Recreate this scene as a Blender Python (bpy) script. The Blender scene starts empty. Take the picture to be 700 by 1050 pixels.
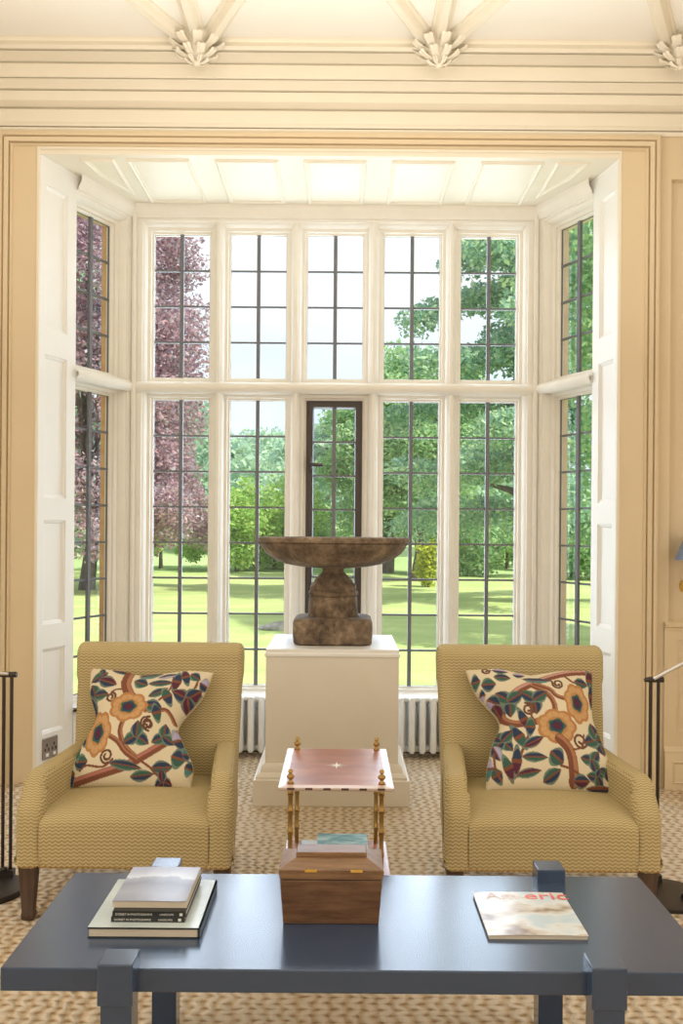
import bpy, math, random
import numpy as np
from mathutils import Matrix, Vector
random.seed(7); RNG = np.random.default_rng(11)
PI = math.pi
S = bpy.context.scene
COL = S.collection

# ------------------------------------------------------------------ camera
F_PX, HOR, EYE, ROLL = 950.0, 545.0, 1.35, math.radians(0.45)
cam_d = bpy.data.cameras.new('camera'); cam = bpy.data.objects.new('camera', cam_d); COL.objects.link(cam)
cam_d.sensor_fit = 'HORIZONTAL'; cam_d.sensor_width = 36.0; cam_d.lens = F_PX / 700 * 36
cam_d.shift_y = (HOR - 525) / 700; cam_d.clip_end = 1000; cam_d.clip_start = 0.05
cam.matrix_world = Matrix.Translation((0, 0, EYE)) @ Matrix.Rotation(PI / 2, 4, 'X') @ Matrix.Rotation(ROLL, 4, 'Z')
S.camera = cam

# ------------------------------------------------------------------ world, sun, lights, exposure
S.view_settings.view_transform = 'Standard'; S.view_settings.look = 'None'
S.view_settings.exposure = 0.12; S.view_settings.gamma = 1.0; S.view_settings.use_curve_mapping = False
W = bpy.data.worlds.new('sky'); S.world = W; W.use_nodes = True
nt = W.node_tree; nt.nodes.clear()
wo = nt.nodes.new('ShaderNodeOutputWorld'); bg = nt.nodes.new('ShaderNodeBackground')
tc = nt.nodes.new('ShaderNodeTexCoord'); nz = nt.nodes.new('ShaderNodeTexNoise'); cr = nt.nodes.new('ShaderNodeValToRGB')
mp = nt.nodes.new('ShaderNodeMapping'); mp.inputs['Scale'].default_value = (1, 1, 2.6)
nz.inputs['Scale'].default_value = 2.4; nz.inputs['Detail'].default_value = 5
cr.color_ramp.elements[0].position = 0.36; cr.color_ramp.elements[0].color = (0.70, 0.85, 1.0, 1)
cr.color_ramp.elements[1].position = 0.62; cr.color_ramp.elements[1].color = (0.93, 0.96, 1.0, 1)
nt.links.new(tc.outputs['Generated'], mp.inputs['Vector']); nt.links.new(mp.outputs['Vector'], nz.inputs['Vector'])
nt.links.new(nz.outputs['Fac'], cr.inputs['Fac']); nt.links.new(cr.outputs['Color'], bg.inputs['Color'])
bg.inputs['Strength'].default_value = 1.15; nt.links.new(bg.outputs[0], wo.inputs['Surface'])

def light(name, kind, loc, energy, color, rot=(0, 0, 0), size=None, radius=None):
    l = bpy.data.lights.new(name, kind); l.energy = energy; l.color = color
    if kind == 'AREA': l.shape = 'RECTANGLE'; l.size, l.size_y = size
    if radius is not None: l.shadow_soft_size = radius
    o = bpy.data.objects.new(name, l); o.location = loc; o.rotation_euler = rot; COL.objects.link(o); return o
sun = bpy.data.lights.new('sun', 'SUN'); sun.energy = 5.2; sun.angle = 0.01; sun.color = (1, 0.95, 0.84)
so = bpy.data.objects.new('sun', sun); COL.objects.link(so)
so.rotation_euler = Vector((-0.55, 0.35, -0.75)).to_track_quat('-Z', 'Y').to_euler()
# unseen area fills added to brighten the room
light('side_fill_light', 'AREA', (-3.1, 1.2, 1.9), 46, (1, 0.97, 0.92), (0, -PI / 2, 0), (2.2, 2.6))
light('side_fill_light', 'AREA', (3.1, 1.2, 1.9), 42, (1, 0.97, 0.92), (0, PI / 2, 0), (2.2, 2.6))
light('back_fill_light', 'AREA', (0, -2.4, 1.7), 40, (1, 0.95, 0.86), (PI / 2, 0, 0), (5.5, 2.6))
light('ceiling_fill_uplight', 'AREA', (0, 3.0, 2.2), 40, (1, 0.94, 0.86), (PI, 0, 0), (2.6, 1.6))  # added upward fill that lifts the ceiling, no lamp hangs here
# daylight entering through the bay (sky light)
light('bay_daylight', 'AREA', (-0.05, 6.25, 2.0), 150, (0.70, 0.81, 1.0), (-PI / 2, 0, 0), (2.4, 2.9))

# ------------------------------------------------------------------ materials
def mat(name, col, rough=0.6, metal=0.0, spec=0.5, coat=0.0):
    m = bpy.data.materials.new(name); m.use_nodes = True
    b = m.node_tree.nodes['Principled BSDF']
    b.inputs['Base Color'].default_value = (*col, 1); b.inputs['Roughness'].default_value = rough
    b.inputs['Metallic'].default_value = metal; b.inputs['Specular IOR Level'].default_value = spec
    b.inputs['Coat Weight'].default_value = coat
    return m
class N:
    """small node-graph helper on a material"""
    def __init__(s, m): s.t = m.node_tree; s.b = s.t.nodes['Principled BSDF']
    def new(s, k, **kw):
        n = s.t.nodes.new(k)
        for a, v in kw.items(): setattr(n, a, v)
        return n
    def put(s, sock, v):
        if hasattr(v, 'is_output'): s.t.links.new(v, sock)
        else: sock.default_value = v
    def math(s, op, a, b=0.0, c=0.0):
        n = s.new('ShaderNodeMath', operation=op)
        for i, v in enumerate((a, b, c)): s.put(n.inputs[i], v)
        return n.outputs[0]
    def noise(s, vec, scale, detail=4, rough=0.55):
        n = s.new('ShaderNodeTexNoise'); n.inputs['Scale'].default_value = scale
        n.inputs['Detail'].default_value = detail; n.inputs['Roughness'].default_value = rough
        if vec is not None: s.put(n.inputs['Vector'], vec)
        return n.outputs['Fac']
    def ramp(s, f, stops):
        n = s.new('ShaderNodeValToRGB'); s.put(n.inputs[0], f); e = n.color_ramp.elements
        while len(e) < len(stops): e.new(0.5)
        for i, (p, c) in enumerate(stops): e[i].position = p; e[i].color = (*c, 1)
        return n.outputs['Color']
    def coord(s, which='Object'): return s.new('ShaderNodeTexCoord').outputs[which]
    def map(s, v, scale=(1, 1, 1)):
        n = s.new('ShaderNodeMapping'); n.inputs['Scale'].default_value = scale; s.put(n.inputs['Vector'], v); return n.outputs[0]
    def color(s, c): s.put(s.b.inputs['Base Color'], c)
    def bump(s, h, strength=0.3, dist=0.01):
        n = s.new('ShaderNodeBump'); n.inputs['Strength'].default_value = strength; n.inputs['Distance'].default_value = dist
        s.put(n.inputs['Height'], h); s.put(s.b.inputs['Normal'], n.outputs[0])
def mottled(name, c1, c2, scale, rough=0.6, bump=0.0, stretch=(1, 1, 1), lo=0.35, hi=0.65, **kw):
    m = mat(name, c1, rough, **kw); g = N(m)
    f = g.noise(g.map(g.coord(), stretch), scale, 6)
    g.color(g.ramp(f, [(lo, c1), (hi, c2)]))
    if bump: g.bump(f, bump, 0.01)
    return m

M = {}
M['wall'] = mottled('wall_paint', (0.70, 0.565, 0.37), (0.72, 0.585, 0.39), 3, 0.55)
M['cream'] = mottled('cream_paint', (0.80, 0.735, 0.60), (0.82, 0.755, 0.62), 3, 0.5)
M['white'] = mottled('white_paint', (0.84, 0.825, 0.79), (0.86, 0.845, 0.81), 3, 0.45)
M['ceiling'] = mottled('ceiling_paint', (0.90, 0.865, 0.79), (0.91, 0.875, 0.80), 2, 0.7)
M['stone_paint'] = mottled('painted_stone', (0.82, 0.78, 0.70), (0.85, 0.81, 0.73), 9, 0.6, 0.05)
M['plinth'] = mottled('plinth_paint', (0.76, 0.70, 0.60), (0.79, 0.73, 0.63), 4, 0.5)
M['radiator'] = mat('radiator_enamel', (0.82, 0.81, 0.78), 0.35)
M['lead'] = mat('lead_came', (0.16, 0.165, 0.18), 0.55, 0.2)
M['iron'] = mat('dark_iron', (0.075, 0.062, 0.055), 0.5, 0.4)
M['orange_stone'] = mottled('orange_stone', (0.62, 0.36, 0.16), (0.74, 0.47, 0.24), 14, 0.85, 0.2)
M['pale_stone'] = mottled('pale_pink_stone', (0.74, 0.60, 0.47), (0.82, 0.69, 0.56), 14, 0.85, 0.2)
M['wood_leg'] = mottled('dark_leg_wood', (0.055, 0.03, 0.018), (0.09, 0.05, 0.03), 12, 0.4, stretch=(6, 6, 1))
M['brass'] = mat('brass', (0.40, 0.25, 0.08), 0.38, 1.0)
M['bright_brass'] = mat('polished_brass', (0.85, 0.58, 0.14), 0.22, 1.0)
M['nail'] = mat('antique_nail', (0.38, 0.22, 0.07), 0.4, 0.8)
M['bronze'] = mat('bronze_metal', (0.05, 0.042, 0.038), 0.38, 0.6)
M['steel'] = mat('brushed_steel', (0.62, 0.60, 0.58), 0.3, 1.0)
M['shade'] = mat('blue_shade_fabric', (0.20, 0.26, 0.40), 0.8)
M['plastic'] = mat('dark_socket', (0.04, 0.035, 0.03), 0.5)
M['socket_plate'] = mat('socket_plate', (0.34, 0.29, 0.27), 0.35, 0.6)
M['paper'] = mottled('book_pages', (0.62, 0.55, 0.43), (0.70, 0.63, 0.52), 60, 0.8, stretch=(1, 1, 40))
M['black_cover'] = mat('black_cover', (0.02, 0.024, 0.025), 0.35)
M['print'] = mat('pale_print', (0.75, 0.73, 0.66), 0.6)
M['red_print'] = mat('red_print', (0.80, 0.10, 0.05), 0.35)
M['pale_red_print'] = mat('glare_paled_print', (0.84, 0.66, 0.64), 0.35)  # pale tone paints the glare over the first title letters

# coffee table lacquer
m = M['navy'] = mat('navy_lacquer', (0.032, 0.060, 0.118), 0.27, coat=0.6); g = N(m)
f = g.noise(g.map(g.coord(), (1, 4, 1)), 3, 5)
g.put(g.b.inputs['Roughness'], g.math('MULTIPLY_ADD', f, 0.06, 0.19)); m.node_tree.nodes['Principled BSDF'].inputs['Coat Roughness'].default_value = 0.20
# weathered stone of the tazza
m = M['stone'] = mat('weathered_stone', (0.3, 0.2, 0.12), 0.9); g = N(m)
f1 = g.noise(g.coord(), 9, 8, 0.65); f2 = g.noise(g.coord(), 38, 5, 0.6)
f = g.math('ADD', g.math('MULTIPLY', f1, 0.65), g.math('MULTIPLY', f2, 0.35))
g.color(g.ramp(f, [(0.36, (0.06, 0.045, 0.034)), (0.47, (0.15, 0.105, 0.068)), (0.57, (0.25, 0.18, 0.115)), (0.70, (0.44, 0.35, 0.25))]))
g.bump(f, 0.6, 0.02)
# herringbone upholstery: zigzag stripes on the UV map
m = M['fabric'] = mat('zigzag_upholstery', (0.5, 0.38, 0.14), 0.9, spec=0.2); g = N(m)
sx = g.new('ShaderNodeSeparateXYZ'); g.put(sx.inputs[0], g.coord('UV'))
tri = g.math('PINGPONG', sx.outputs[0], 0.0105)
ph = g.math('ADD', sx.outputs[1], g.math('MULTIPLY', tri, 0.62))
st = g.math('SINE', g.math('MULTIPLY', ph, 2 * PI / 0.0125))
wv = g.noise(g.coord(), 240, 2)
st = g.math('ADD', g.math('MULTIPLY_ADD', st, 0.34, 0.5), g.math('MULTIPLY_ADD', wv, 0.3, -0.15))
g.color(g.ramp(st, [(0.15, (0.33, 0.24, 0.088)), (0.85, (0.57, 0.47, 0.27))])); g.bump(st, 0.25, 0.003)
# chunky plaited jute
m = M['jute'] = mat('plaited_jute', (0.6, 0.42, 0.2), 0.95, spec=0.1); g = N(m)
sx = g.new('ShaderNodeSeparateXYZ'); g.put(sx.inputs[0], g.coord())
wob = g.noise(g.coord(), 5, 3)
xx = g.math('ADD', sx.outputs[0], g.math('MULTIPLY', wob, 0.09)); yy = g.math('ADD', sx.outputs[1], g.math('MULTIPLY', wob, 0.07))
row = g.math('PINGPONG', yy, 0.034)
strand = g.math('SINE', g.math('MULTIPLY', g.math('ADD', xx, g.math('MULTIPLY', row, 0.55)), 2 * PI / 0.045))
rowh = g.math('SINE', g.math('MULTIPLY', row, PI / 0.034))
h = g.math('ADD', g.math('MULTIPLY_ADD', strand, 0.3, 0.3), g.math('MULTIPLY', rowh, 0.4))
h = g.math('ADD', h, g.math('MULTIPLY_ADD', g.noise(g.coord(), 70, 4, 0.7), 0.7, -0.35))
big = g.noise(g.coord(), 1.6, 3)
h2 = g.math('ADD', h, g.math('MULTIPLY_ADD', big, 0.5, -0.25))
g.color(g.ramp(h2, [(0.0, (0.42, 0.25, 0.12)), (0.28, (0.66, 0.49, 0.30)), (0.7, (0.86, 0.73, 0.56))])); g.bump(h, 1.0, 0.02)  # shade in the plait gaps is also darkened into the colour
# box wood
def wood(name, c1, c2, scale=9, rough=0.35, stretch=(1, 8, 8), coat=0.0):
    m = mat(name, c1, rough, coat=coat); g = N(m); v = g.map(g.coord(), stretch)
    f = g.math('ADD', g.math('MULTIPLY', g.noise(v, scale, 6, 0.6), 0.8), g.math('MULTIPLY', g.noise(v, scale * 7, 3), 0.2))
    g.color(g.ramp(f, [(0.36, c1), (0.64, c2)])); g.bump(f, 0.06, 0.003); return m
M['caddy'] = wood('caddy_walnut', (0.10, 0.047, 0.022), (0.21, 0.11, 0.055), 10, 0.42)
M['caddy_light'] = wood('caddy_walnut_pale', (0.16, 0.085, 0.042), (0.29, 0.165, 0.082), 10, 0.35)  # lighter tone of the walnut, used on the lid
M['veneer'] =  wood('rosewood_veneer', (0.30, 0.105, 0.055), (0.50, 0.22, 0.12), 4, 0.3, (1.2, 3, 3), 0.5)
M['veneer'].node_tree.nodes['Principled BSDF'].inputs['Coat Roughness'].default_value = .28
M['banding'] = mat('pale_banding', (0.60, 0.46, 0.36), 0.3)
M['dark_band'] = mat('dark_banding', (0.09, 0.04, 0.025), 0.3)
# book and magazine covers
def cover(name, stops, scale, rough=0.25, stretch=(1, 1, 1), off=0.0):
    m = mat(name, (0.5, 0.5, 0.5), rough); g = N(m)
    f = g.noise(g.map(g.coord(), stretch), scale, 3); g.color(g.ramp(f, stops)); return m
M['album_cover'] = cover('pale_album_cover', [(0.3, (0.50, 0.58, 0.58)), (0.7, (0.66, 0.72, 0.70))], 9)
m = M['landscape_cover'] = mat('landscape_photo_cover', (0.4, 0.4, 0.45), 0.3); g = N(m)
sx = g.new('ShaderNodeSeparateXYZ'); g.put(sx.inputs[0], g.coord())
yy = g.math('ADD', sx.outputs[1], g.math('MULTIPLY_ADD', g.noise(g.map(g.coord(), (1, 0.3, 1)), 16, 5), 0.10, -0.05))
g.color(g.ramp(g.math('MULTIPLY_ADD', yy, 4.0, 0.5), [(0.0, (0.26, 0.27, 0.33)), (0.25, (0.36, 0.37, 0.43)), (0.48, (0.24, 0.25, 0.31)), (0.62, (0.36, 0.38, 0.45)), (0.66, (0.62, 0.66, 0.72)), (0.8, (0.45, 0.47, 0.56)), (1.0, (0.33, 0.35, 0.46))]))
M['magazine_cover'] = cover('magazine_photo_cover', [(0.36, (0.30, 0.22, 0.15)), (0.44, (0.60, 0.54, 0.46)), (0.52, (0.74, 0.76, 0.76)), (0.62, (0.55, 0.66, 0.72))], 9, 0.2, (0.8, 1.3, 1))
M['blue_cover'] = cover('sea_photo_cover', [(0.35, (0.08, 0.26, 0.34)), (0.5, (0.22, 0.48, 0.56)), (0.65, (0.50, 0.70, 0.72))], 14, 0.25, (1, 3, 1))
M['blue_white_cover'] = cover('pale_blue_cover', [(0.4, (0.62, 0.74, 0.84)), (0.6, (0.80, 0.84, 0.88))], 10, 0.3)
# pillow print carries a painted colour attribute
m = M['pillow'] = mat('crewel_linen', (0.7, 0.6, 0.4), 0.95, spec=0.15); g = N(m)
at_ = g.new('ShaderNodeAttribute', attribute_name='print'); g.color(at_.outputs['Color'])
g.bump(g.noise(g.coord(), 260, 2), 0.2, 0.003)
# glass: thin pane
m = M['glass'] = bpy.data.materials.new('window_glass'); m.use_nodes = True; t = m.node_tree; t.nodes.clear()
o = t.nodes.new('ShaderNodeOutputMaterial'); mx = t.nodes.new('ShaderNodeMixShader'); tr = t.nodes.new('ShaderNodeBsdfTransparent')
gl = t.nodes.new('ShaderNodeBsdfGlossy'); ge = t.nodes.new('ShaderNodeNewGeometry'); dt = t.nodes.new('ShaderNodeVectorMath'); dt.operation = 'DOT_PRODUCT'
def _m(op, a, b=None):
    n = t.nodes.new('ShaderNodeMath'); n.operation = op
    for i_, v_ in enumerate((a, b)):
        if v_ is None: continue
        if hasattr(v_, 'is_output'): t.links.new(v_, n.inputs[i_])
        else: n.inputs[i_].default_value = v_
    return n.outputs[0]
t.links.new(ge.outputs['Normal'], dt.inputs[0]); t.links.new(ge.outputs['Incoming'], dt.inputs[1])
fres = _m('ADD', _m('MULTIPLY', _m('POWER', _m('SUBTRACT', 1.0, _m('ABSOLUTE', dt.outputs['Value'])), 5.0), 0.9), 0.018)
tr.inputs[0].default_value = (0.97, 0.985, 0.98, 1); gl.inputs['Roughness'].default_value = 0.05
t.links.new(fres, mx.inputs[0]); t.links.new(tr.outputs[0], mx.inputs[1]); t.links.new(gl.outputs[0], mx.inputs[2]); t.links.new(mx.outputs[0], o.inputs[0])
def leafmat(name, stops, trans=0.45):
    m = bpy.data.materials.new(name); m.use_nodes = True; t = m.node_tree; t.nodes.clear()
    o = t.nodes.new('ShaderNodeOutputMaterial'); mx = t.nodes.new('ShaderNodeMixShader')
    d = t.nodes.new('ShaderNodeBsdfDiffuse'); tl = t.nodes.new('ShaderNodeBsdfTranslucent')
    ge = t.nodes.new('ShaderNodeNewGeometry'); r = t.nodes.new('ShaderNodeValToRGB'); e = r.color_ramp.elements
    while len(e) < len(stops): e.new(0.5)
    for i, (p, c) in enumerate(stops): e[i].position = p; e[i].color = (*c, 1)
    t.links.new(ge.outputs['Random Per Island'], r.inputs[0])
    for n in (d, tl): t.links.new(r.outputs[0], n.inputs[0])
    mx.inputs[0].default_value = trans; t.links.new(d.outputs[0], mx.inputs[1]); t.links.new(tl.outputs[0], mx.inputs[2]); t.links.new(mx.outputs[0], o.inputs[0])
    return m
M['beech'] = leafmat('copper_beech_leaf', [(0, (0.30, 0.23, 0.32)), (0.45, (0.50, 0.32, 0.38)), (0.75, (0.66, 0.42, 0.46)), (1, (0.62, 0.64, 0.72))])
M['cedar'] = leafmat('cedar_needle', [(0, (0.22, 0.40, 0.35)), (0.5, (0.40, 0.60, 0.42)), (1, (0.66, 0.78, 0.54))])
M['oak'] = leafmat('oak_leaf', [(0, (0.22, 0.42, 0.24)), (0.6, (0.42, 0.62, 0.32)), (1, (0.64, 0.78, 0.44))])
M['hill_leaf'] = leafmat('hazy_woodland_leaf', [(0, (0.32, 0.50, 0.44)), (0.5, (0.48, 0.66, 0.50)), (1, (0.66, 0.78, 0.56))])  # distance haze is put into these paler, bluer leaf tones
M['lime'] = leafmat('bright_shrub_leaf', [(0, (0.28, 0.50, 0.12)), (0.6, (0.46, 0.66, 0.20)), (1, (0.66, 0.76, 0.32))])
M['yellow_leaf'] = leafmat('yellow_shrub_leaf', [(0, (0.34, 0.44, 0.05)), (1, (0.72, 0.72, 0.10))])
M['bark'] = mottled('bark', (0.10, 0.085, 0.075), (0.20, 0.17, 0.15), 6, 0.95, 0.4, (1, 1, 0.2))
M['lawn'] = mottled('lawn_grass', (0.36, 0.46, 0.15), (0.54, 0.60, 0.23), 0.55, 0.95, 0.0, (1, 2.0, 1), 0.3, 0.7)
M['hill'] = mottled('hill_grass', (0.34, 0.48, 0.18), (0.46, 0.58, 0.24), 0.1, 0.95)
M['rock'] = mottled('grey_rock', (0.22, 0.20, 0.18), (0.42, 0.39, 0.35), 8, 0.9, 0.3)

# ------------------------------------------------------------------ mesh helpers
class MB:
    def __init__(s): s.v = []; s.f = []
    def add(s, vs, fs):
        k = len(s.v); s.v += [tuple(p) for p in vs]; s.f += [tuple(i + k for i in q) for q in fs]; return s
    def box(s, x0, x1, y0, y1, z0, z1):
        return s.hexa([(x0, y0, z0), (x1, y0, z0), (x1, y1, z0), (x0, y1, z0), (x0, y0, z1), (x1, y0, z1), (x1, y1, z1), (x0, y1, z1)])
    def hexa(s, p):
        return s.add(p, [(0, 3, 2, 1), (4, 5, 6, 7), (0, 1, 5, 4), (1, 2, 6, 5), (2, 3, 7, 6), (3, 0, 4, 7)])
    def loft(s, loops, closed=True, cap0=False, cap1=False):
        n = len(loops[0]); vs = [p for l in loops for p in l]; fs = []
        for i in range(len(loops) - 1):
            for j in range(n if closed else n - 1):
                k = (j + 1) % n; fs.append((i * n + j, i * n + k, (i + 1) * n + k, (i + 1) * n + j))
        if cap0: fs.append(tuple(range(n - 1, -1, -1)))
        if cap1: fs.append(tuple((len(loops) - 1) * n + j for j in range(n)))
        return s.add(vs, fs)
    def lathe(s, prof, seg=24, c=(0, 0, 0), cap=True):
        loops = [[(c[0] + r * math.cos(2 * PI * j / seg), c[1] + r * math.sin(2 * PI * j / seg), c[2] + z) for j in range(seg)] for r, z in prof]
        return s.loft(loops, True, cap, cap)
    def tube(s, pts, r, seg=10, cap=True):
        P = [Vector(p) for p in pts]; loops = []; rr = r if hasattr(r, '__len__') else [r] * len(P)
        up = None
        for i, p in enumerate(P):
            d = (P[min(i + 1, len(P) - 1)] - P[max(i - 1, 0)]).normalized()
            if up is None: up = d.orthogonal().normalized()
            a = (up - d * up.dot(d)).normalized(); up = a; b = d.cross(a)
            loops.append([tuple(p + (a * math.cos(2 * PI * j / seg) + b * math.sin(2 * PI * j / seg)) * rr[i]) for j in range(seg)])
        return s.loft(loops, True, cap, cap)
    def rectring(s, rects):
        """rects: (x0,x1,z0,z1,y) lofted one to the next"""
        return s.loft([[(a, y, c), (b, y, c), (b, y, d), (a, y, d)] for a, b, c, d, y in rects])
    def build(s, name, m, parent=None, smooth=None, bevel=0.0, seg=3, uv=False, loc=None, mats=None, matrix=None):
        me = bpy.data.meshes.new(name); me.from_pydata(s.v, [], s.f); me.validate()
        import bmesh
        bm = bmesh.new(); bm.from_mesh(me); bmesh.ops.recalc_face_normals(bm, faces=bm.faces); bm.to_mesh(me); bm.free()
        return link(name, me, m, parent, smooth, bevel, seg, uv, loc, matrix)
def link(name, me, m, parent=None, smooth=None, bevel=0.0, seg=3, uv=False, loc=None, matrix=None):
    me.materials.append(m)
    if uv: box_uv(me)
    if smooth is not None:
        for p in me.polygons: p.use_smooth = True
        if smooth < 179: me.set_sharp_from_angle(angle=math.radians(smooth))
    o = bpy.data.objects.new(name, me); COL.objects.link(o)
    if parent: o.parent = parent
    if loc: o.location = loc
    if matrix is not None: o.matrix_world = matrix
    if bevel:
        b = o.modifiers.new('bevel', 'BEVEL'); b.width = bevel; b.segments = seg; b.limit_method = 'ANGLE'; b.angle_limit = math.radians(35)
        b.harden_normals = False
        for p in me.polygons: p.use_smooth = True
        if smooth is None: me.set_sharp_from_angle(angle=math.radians(80))
    return o
def box_uv(me):
    uv = me.uv_layers.new(name='UVMap')
    for p in me.polygons:
        n = p.normal
        for li in p.loop_indices:
            c = me.vertices[me.loops[li].vertex_index].co
            if abs(n.x) > max(abs(n.y), abs(n.z)): uv.data[li].uv = (c.y, c.z)
            else: uv.data[li].uv = (c.x, c.z + c.y)
def tag(o, label=None, cat=None, group=None, kind=None):
    if label: o['label'] = label
    if cat: o['category'] = cat
    if group: o['group'] = group
    if kind: o['kind'] = kind
    return o
def empty(name, loc, rz=0.0):
    o = bpy.data.objects.new(name, None); COL.objects.link(o); o.location = loc; o.rotation_euler = (0, 0, rz); o.empty_display_size = 0.05; return o
def copy_tree(o, parent=None):
    c = o.copy(); COL.objects.link(c)
    if parent: c.parent = parent
    for ch in [x for x in COL.objects if x.parent == o]: copy_tree(ch, c)
    return c
def panel_face(mb, x0, x1, z0, z1, panels, depth=0.014, mould=0.018, y=0.0):
    """flat face in the local xz plane (front towards -y) with sunk panels edged by a small moulding"""
    xs = sorted({x0, x1, *[p[0] for p in panels], *[p[1] for p in panels]}); zs = sorted({z0, z1, *[p[2] for p in panels], *[p[3] for p in panels]})
    for i in range(len(xs) - 1):
        for j in range(len(zs) - 1):
            cx, cz = (xs[i] + xs[i + 1]) / 2, (zs[j] + zs[j + 1]) / 2
            if any(p[0] < cx < p[1] and p[2] < cz < p[3] for p in panels): continue
            mb.add([(xs[i], y, zs[j]), (xs[i + 1], y, zs[j]), (xs[i + 1], y, zs[j + 1]), (xs[i], y, zs[j + 1])], [(0, 1, 2, 3)])
    for a, b, c, d in panels:
        def r(o, yy): return (a + o, b - o, c + o, d - o, y + yy)
        mb.rectring([r(0, 0), r(0.001, 0.005), r(mould * 0.3, 0.006), r(mould * 0.7, depth * 0.6), r(mould, depth * 0.8), r(mould + 0.003, depth)])
        q = r(mould + 0.003, depth)
        mb.add([(q[0], q[4], q[2]), (q[1], q[4], q[2]), (q[1], q[4], q[3]), (q[0], q[4], q[3])], [(0, 1, 2, 3)])
    return mb
def struct(o): o['kind'] = 'structure'; return o
def frame_mat(p, q):
    """local x runs p->q on plan, local y outward (away from the room), z up"""
    d = Vector((q[0] - p[0], q[1] - p[1], 0)).normalized(); n = Vector((-d.y, d.x, 0))
    return Matrix(((d.x, n.x, 0, p[0]), (d.y, n.y, 0, p[1]), (0, 0, 1, 0), (0, 0, 0, 1)))

# ------------------------------------------------------------------ room shell
WY = 4.922; WIN = 5.689; RX = 3.25; RB = -2.6; CEIL = 3.835
OC, OH = -0.079, 1.540           # opening centre and half width
OT = 3.37                        # opening head
AY, AH, BH, BC = 5.22, 1.455, 1.243, -0.05
struct(MB().box(-RX, RX, RB, WIN + 0.2, -0.1, -0.012).build('floor', M['wood_leg']))
struct(MB().box(-RX - 0.2, RX + 0.2, RB - 0.2, WY + 0.3, CEIL, CEIL + 0.2).build('ceiling', M['ceiling']))
struct(MB().box(-RX - 0.2, -RX, RB - 0.2, WY + 0.3, -0.1, CEIL).build('wall_left', M['wall']))
struct(MB().box(RX, RX + 0.2, RB - 0.2, WY + 0.3, -0.1, CEIL).build('wall_right', M['wall']))
struct(MB().box(-RX, RX, RB - 0.2, RB, -0.1, CEIL).build('wall_back', M['wall']))
# window wall: a panelled face with the bay opening
mb = MB()
L, R = OC - OH, OC + OH
def side(x0, x1):
    px0, px1 = (x0 + 0.05, x1 - 0.05)
    panel_face(mb, x0, x1, 0.0, CEIL, [(px0, px1, 0.885, 3.235)], 0.035, 0.006, WY)
ARX = 0.255
side(R + ARX - 0.027, RX); side(-RX, L - ARX + 0.027)
for a, b in ((R, R + ARX - 0.027), (L - ARX + 0.027, L)):
    mb.add([(a, WY, 0), (b, WY, 0), (b, WY, CEIL), (a, WY, CEIL)], [(0, 1, 2, 3)])
mb.add([(L, WY, OT), (R, WY, OT), (R, WY, CEIL), (L, WY, CEIL)], [(0, 1, 2, 3)])
wf = struct(mb.build('wall_front', M['wall']))
for x0, x1 in ((-RX - .2, L - 0.35), (R + 0.35, RX + .2)):
    struct(MB().box(x0, x1, WY + 0.06, WY + 0.35, -0.6, CEIL + 1.2).build('wall_front', M['orange_stone']))
struct(MB().box(L - 0.35, R + 0.35, WY + 0.06, WY + 0.4, OT + 0.1, CEIL + 1.2).build('wall_front', M['orange_stone']))
# architrave around the opening
def u_sweep(offs, x0, x1, zt, dx):
    lo = []
    for o, p, oz in offs:
        lo.append([(x0 - dx - o, WY - p, 0.0), (x0 - dx - o, WY - p, zt + oz), (x1 + dx + o, WY - p, zt + oz), (x1 + dx + o, WY - p, 0.0)])
    return MB().loft(lo, closed=False)
arch = [(0.0, 0.0, 0.012), (0.001, 0.008, 0.013), (0.011, 0.018, 0.023), (0.013, 0.004, 0.025), (0.018, 0.004, 0.030), (0.020, 0.024, 0.032),
        (0.038, 0.036, 0.050), (0.040, 0.018, 0.052), (0.046, 0.018, 0.058), (0.050, 0.034, 0.062), (0.064, 0.038, 0.076), (0.068, 0.036, 0.084), (0.070, -0.001, 0.086)]
struct(u_sweep(arch, L, R, OT, 0.138).build('trim_1', M['wall'], smooth=50))
# corner bead at the opening edge
struct(MB().loft([[(L + a, WY - p, 0), (L + a, WY - p, OT - a), (R - a, WY - p, OT - a), (R - a, WY - p, 0)] for a, p in ((-0.012, 0.0), (-0.011, 0.006), (0.0, 0.006), (0.004, 0.0), (0.004, -0.02))], closed=False).build('trim_2', M['cream']))
# cornice
y2z = lambda y, p: EYE + (HOR - y) / F_PX * (WY - p)
prof = [(0.0, y2z(137.5, 0)), (0.012, y2z(137, .012)), (0.014, y2z(132, .014)), (0.024, y2z(128, .024)), (0.028, y2z(127, .028)), (0.030, y2z(115, .03)),
        (0.040, y2z(113, .04)), (0.055, y2z(111, .055)), (0.085, y2z(106, .085)), (0.090, y2z(105, .09)), (0.090, y2z(94.5, .09)), (0.10, y2z(93, .10)), (0.112, y2z(90, .112)),
        (0.14, y2z(84, .14)), (0.145, y2z(82, .145)), (0.150, y2z(80, .15)), (0.150, y2z(68, .15)), (0.162, y2z(66, .162)), (0.165, y2z(65, .165)), (0.222, y2z(55, .222)),
        (0.228, y2z(53.5, .228)), (0.238, y2z(52, .238)), (0.252, y2z(48, .252)), (0.236, y2z(44, .236)), (0.250, y2z(40, .250)), (0.262, CEIL + 0.001)]
for yn in (131.0, 112.5, 93.8, 82.8, 66.8, 53.0):   # quirks between the mouldings
    k = min(range(len(prof) - 1), key=lambda i: abs(prof[i][1] - y2z(yn, prof[i][0]))); p_, z_ = prof[k]
    prof[k:k + 1] = [(p_, z_ - .004), (p_ - .014, z_ - .004), (p_ - .014, z_ + .003), (p_, z_ + .003)]
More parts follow.
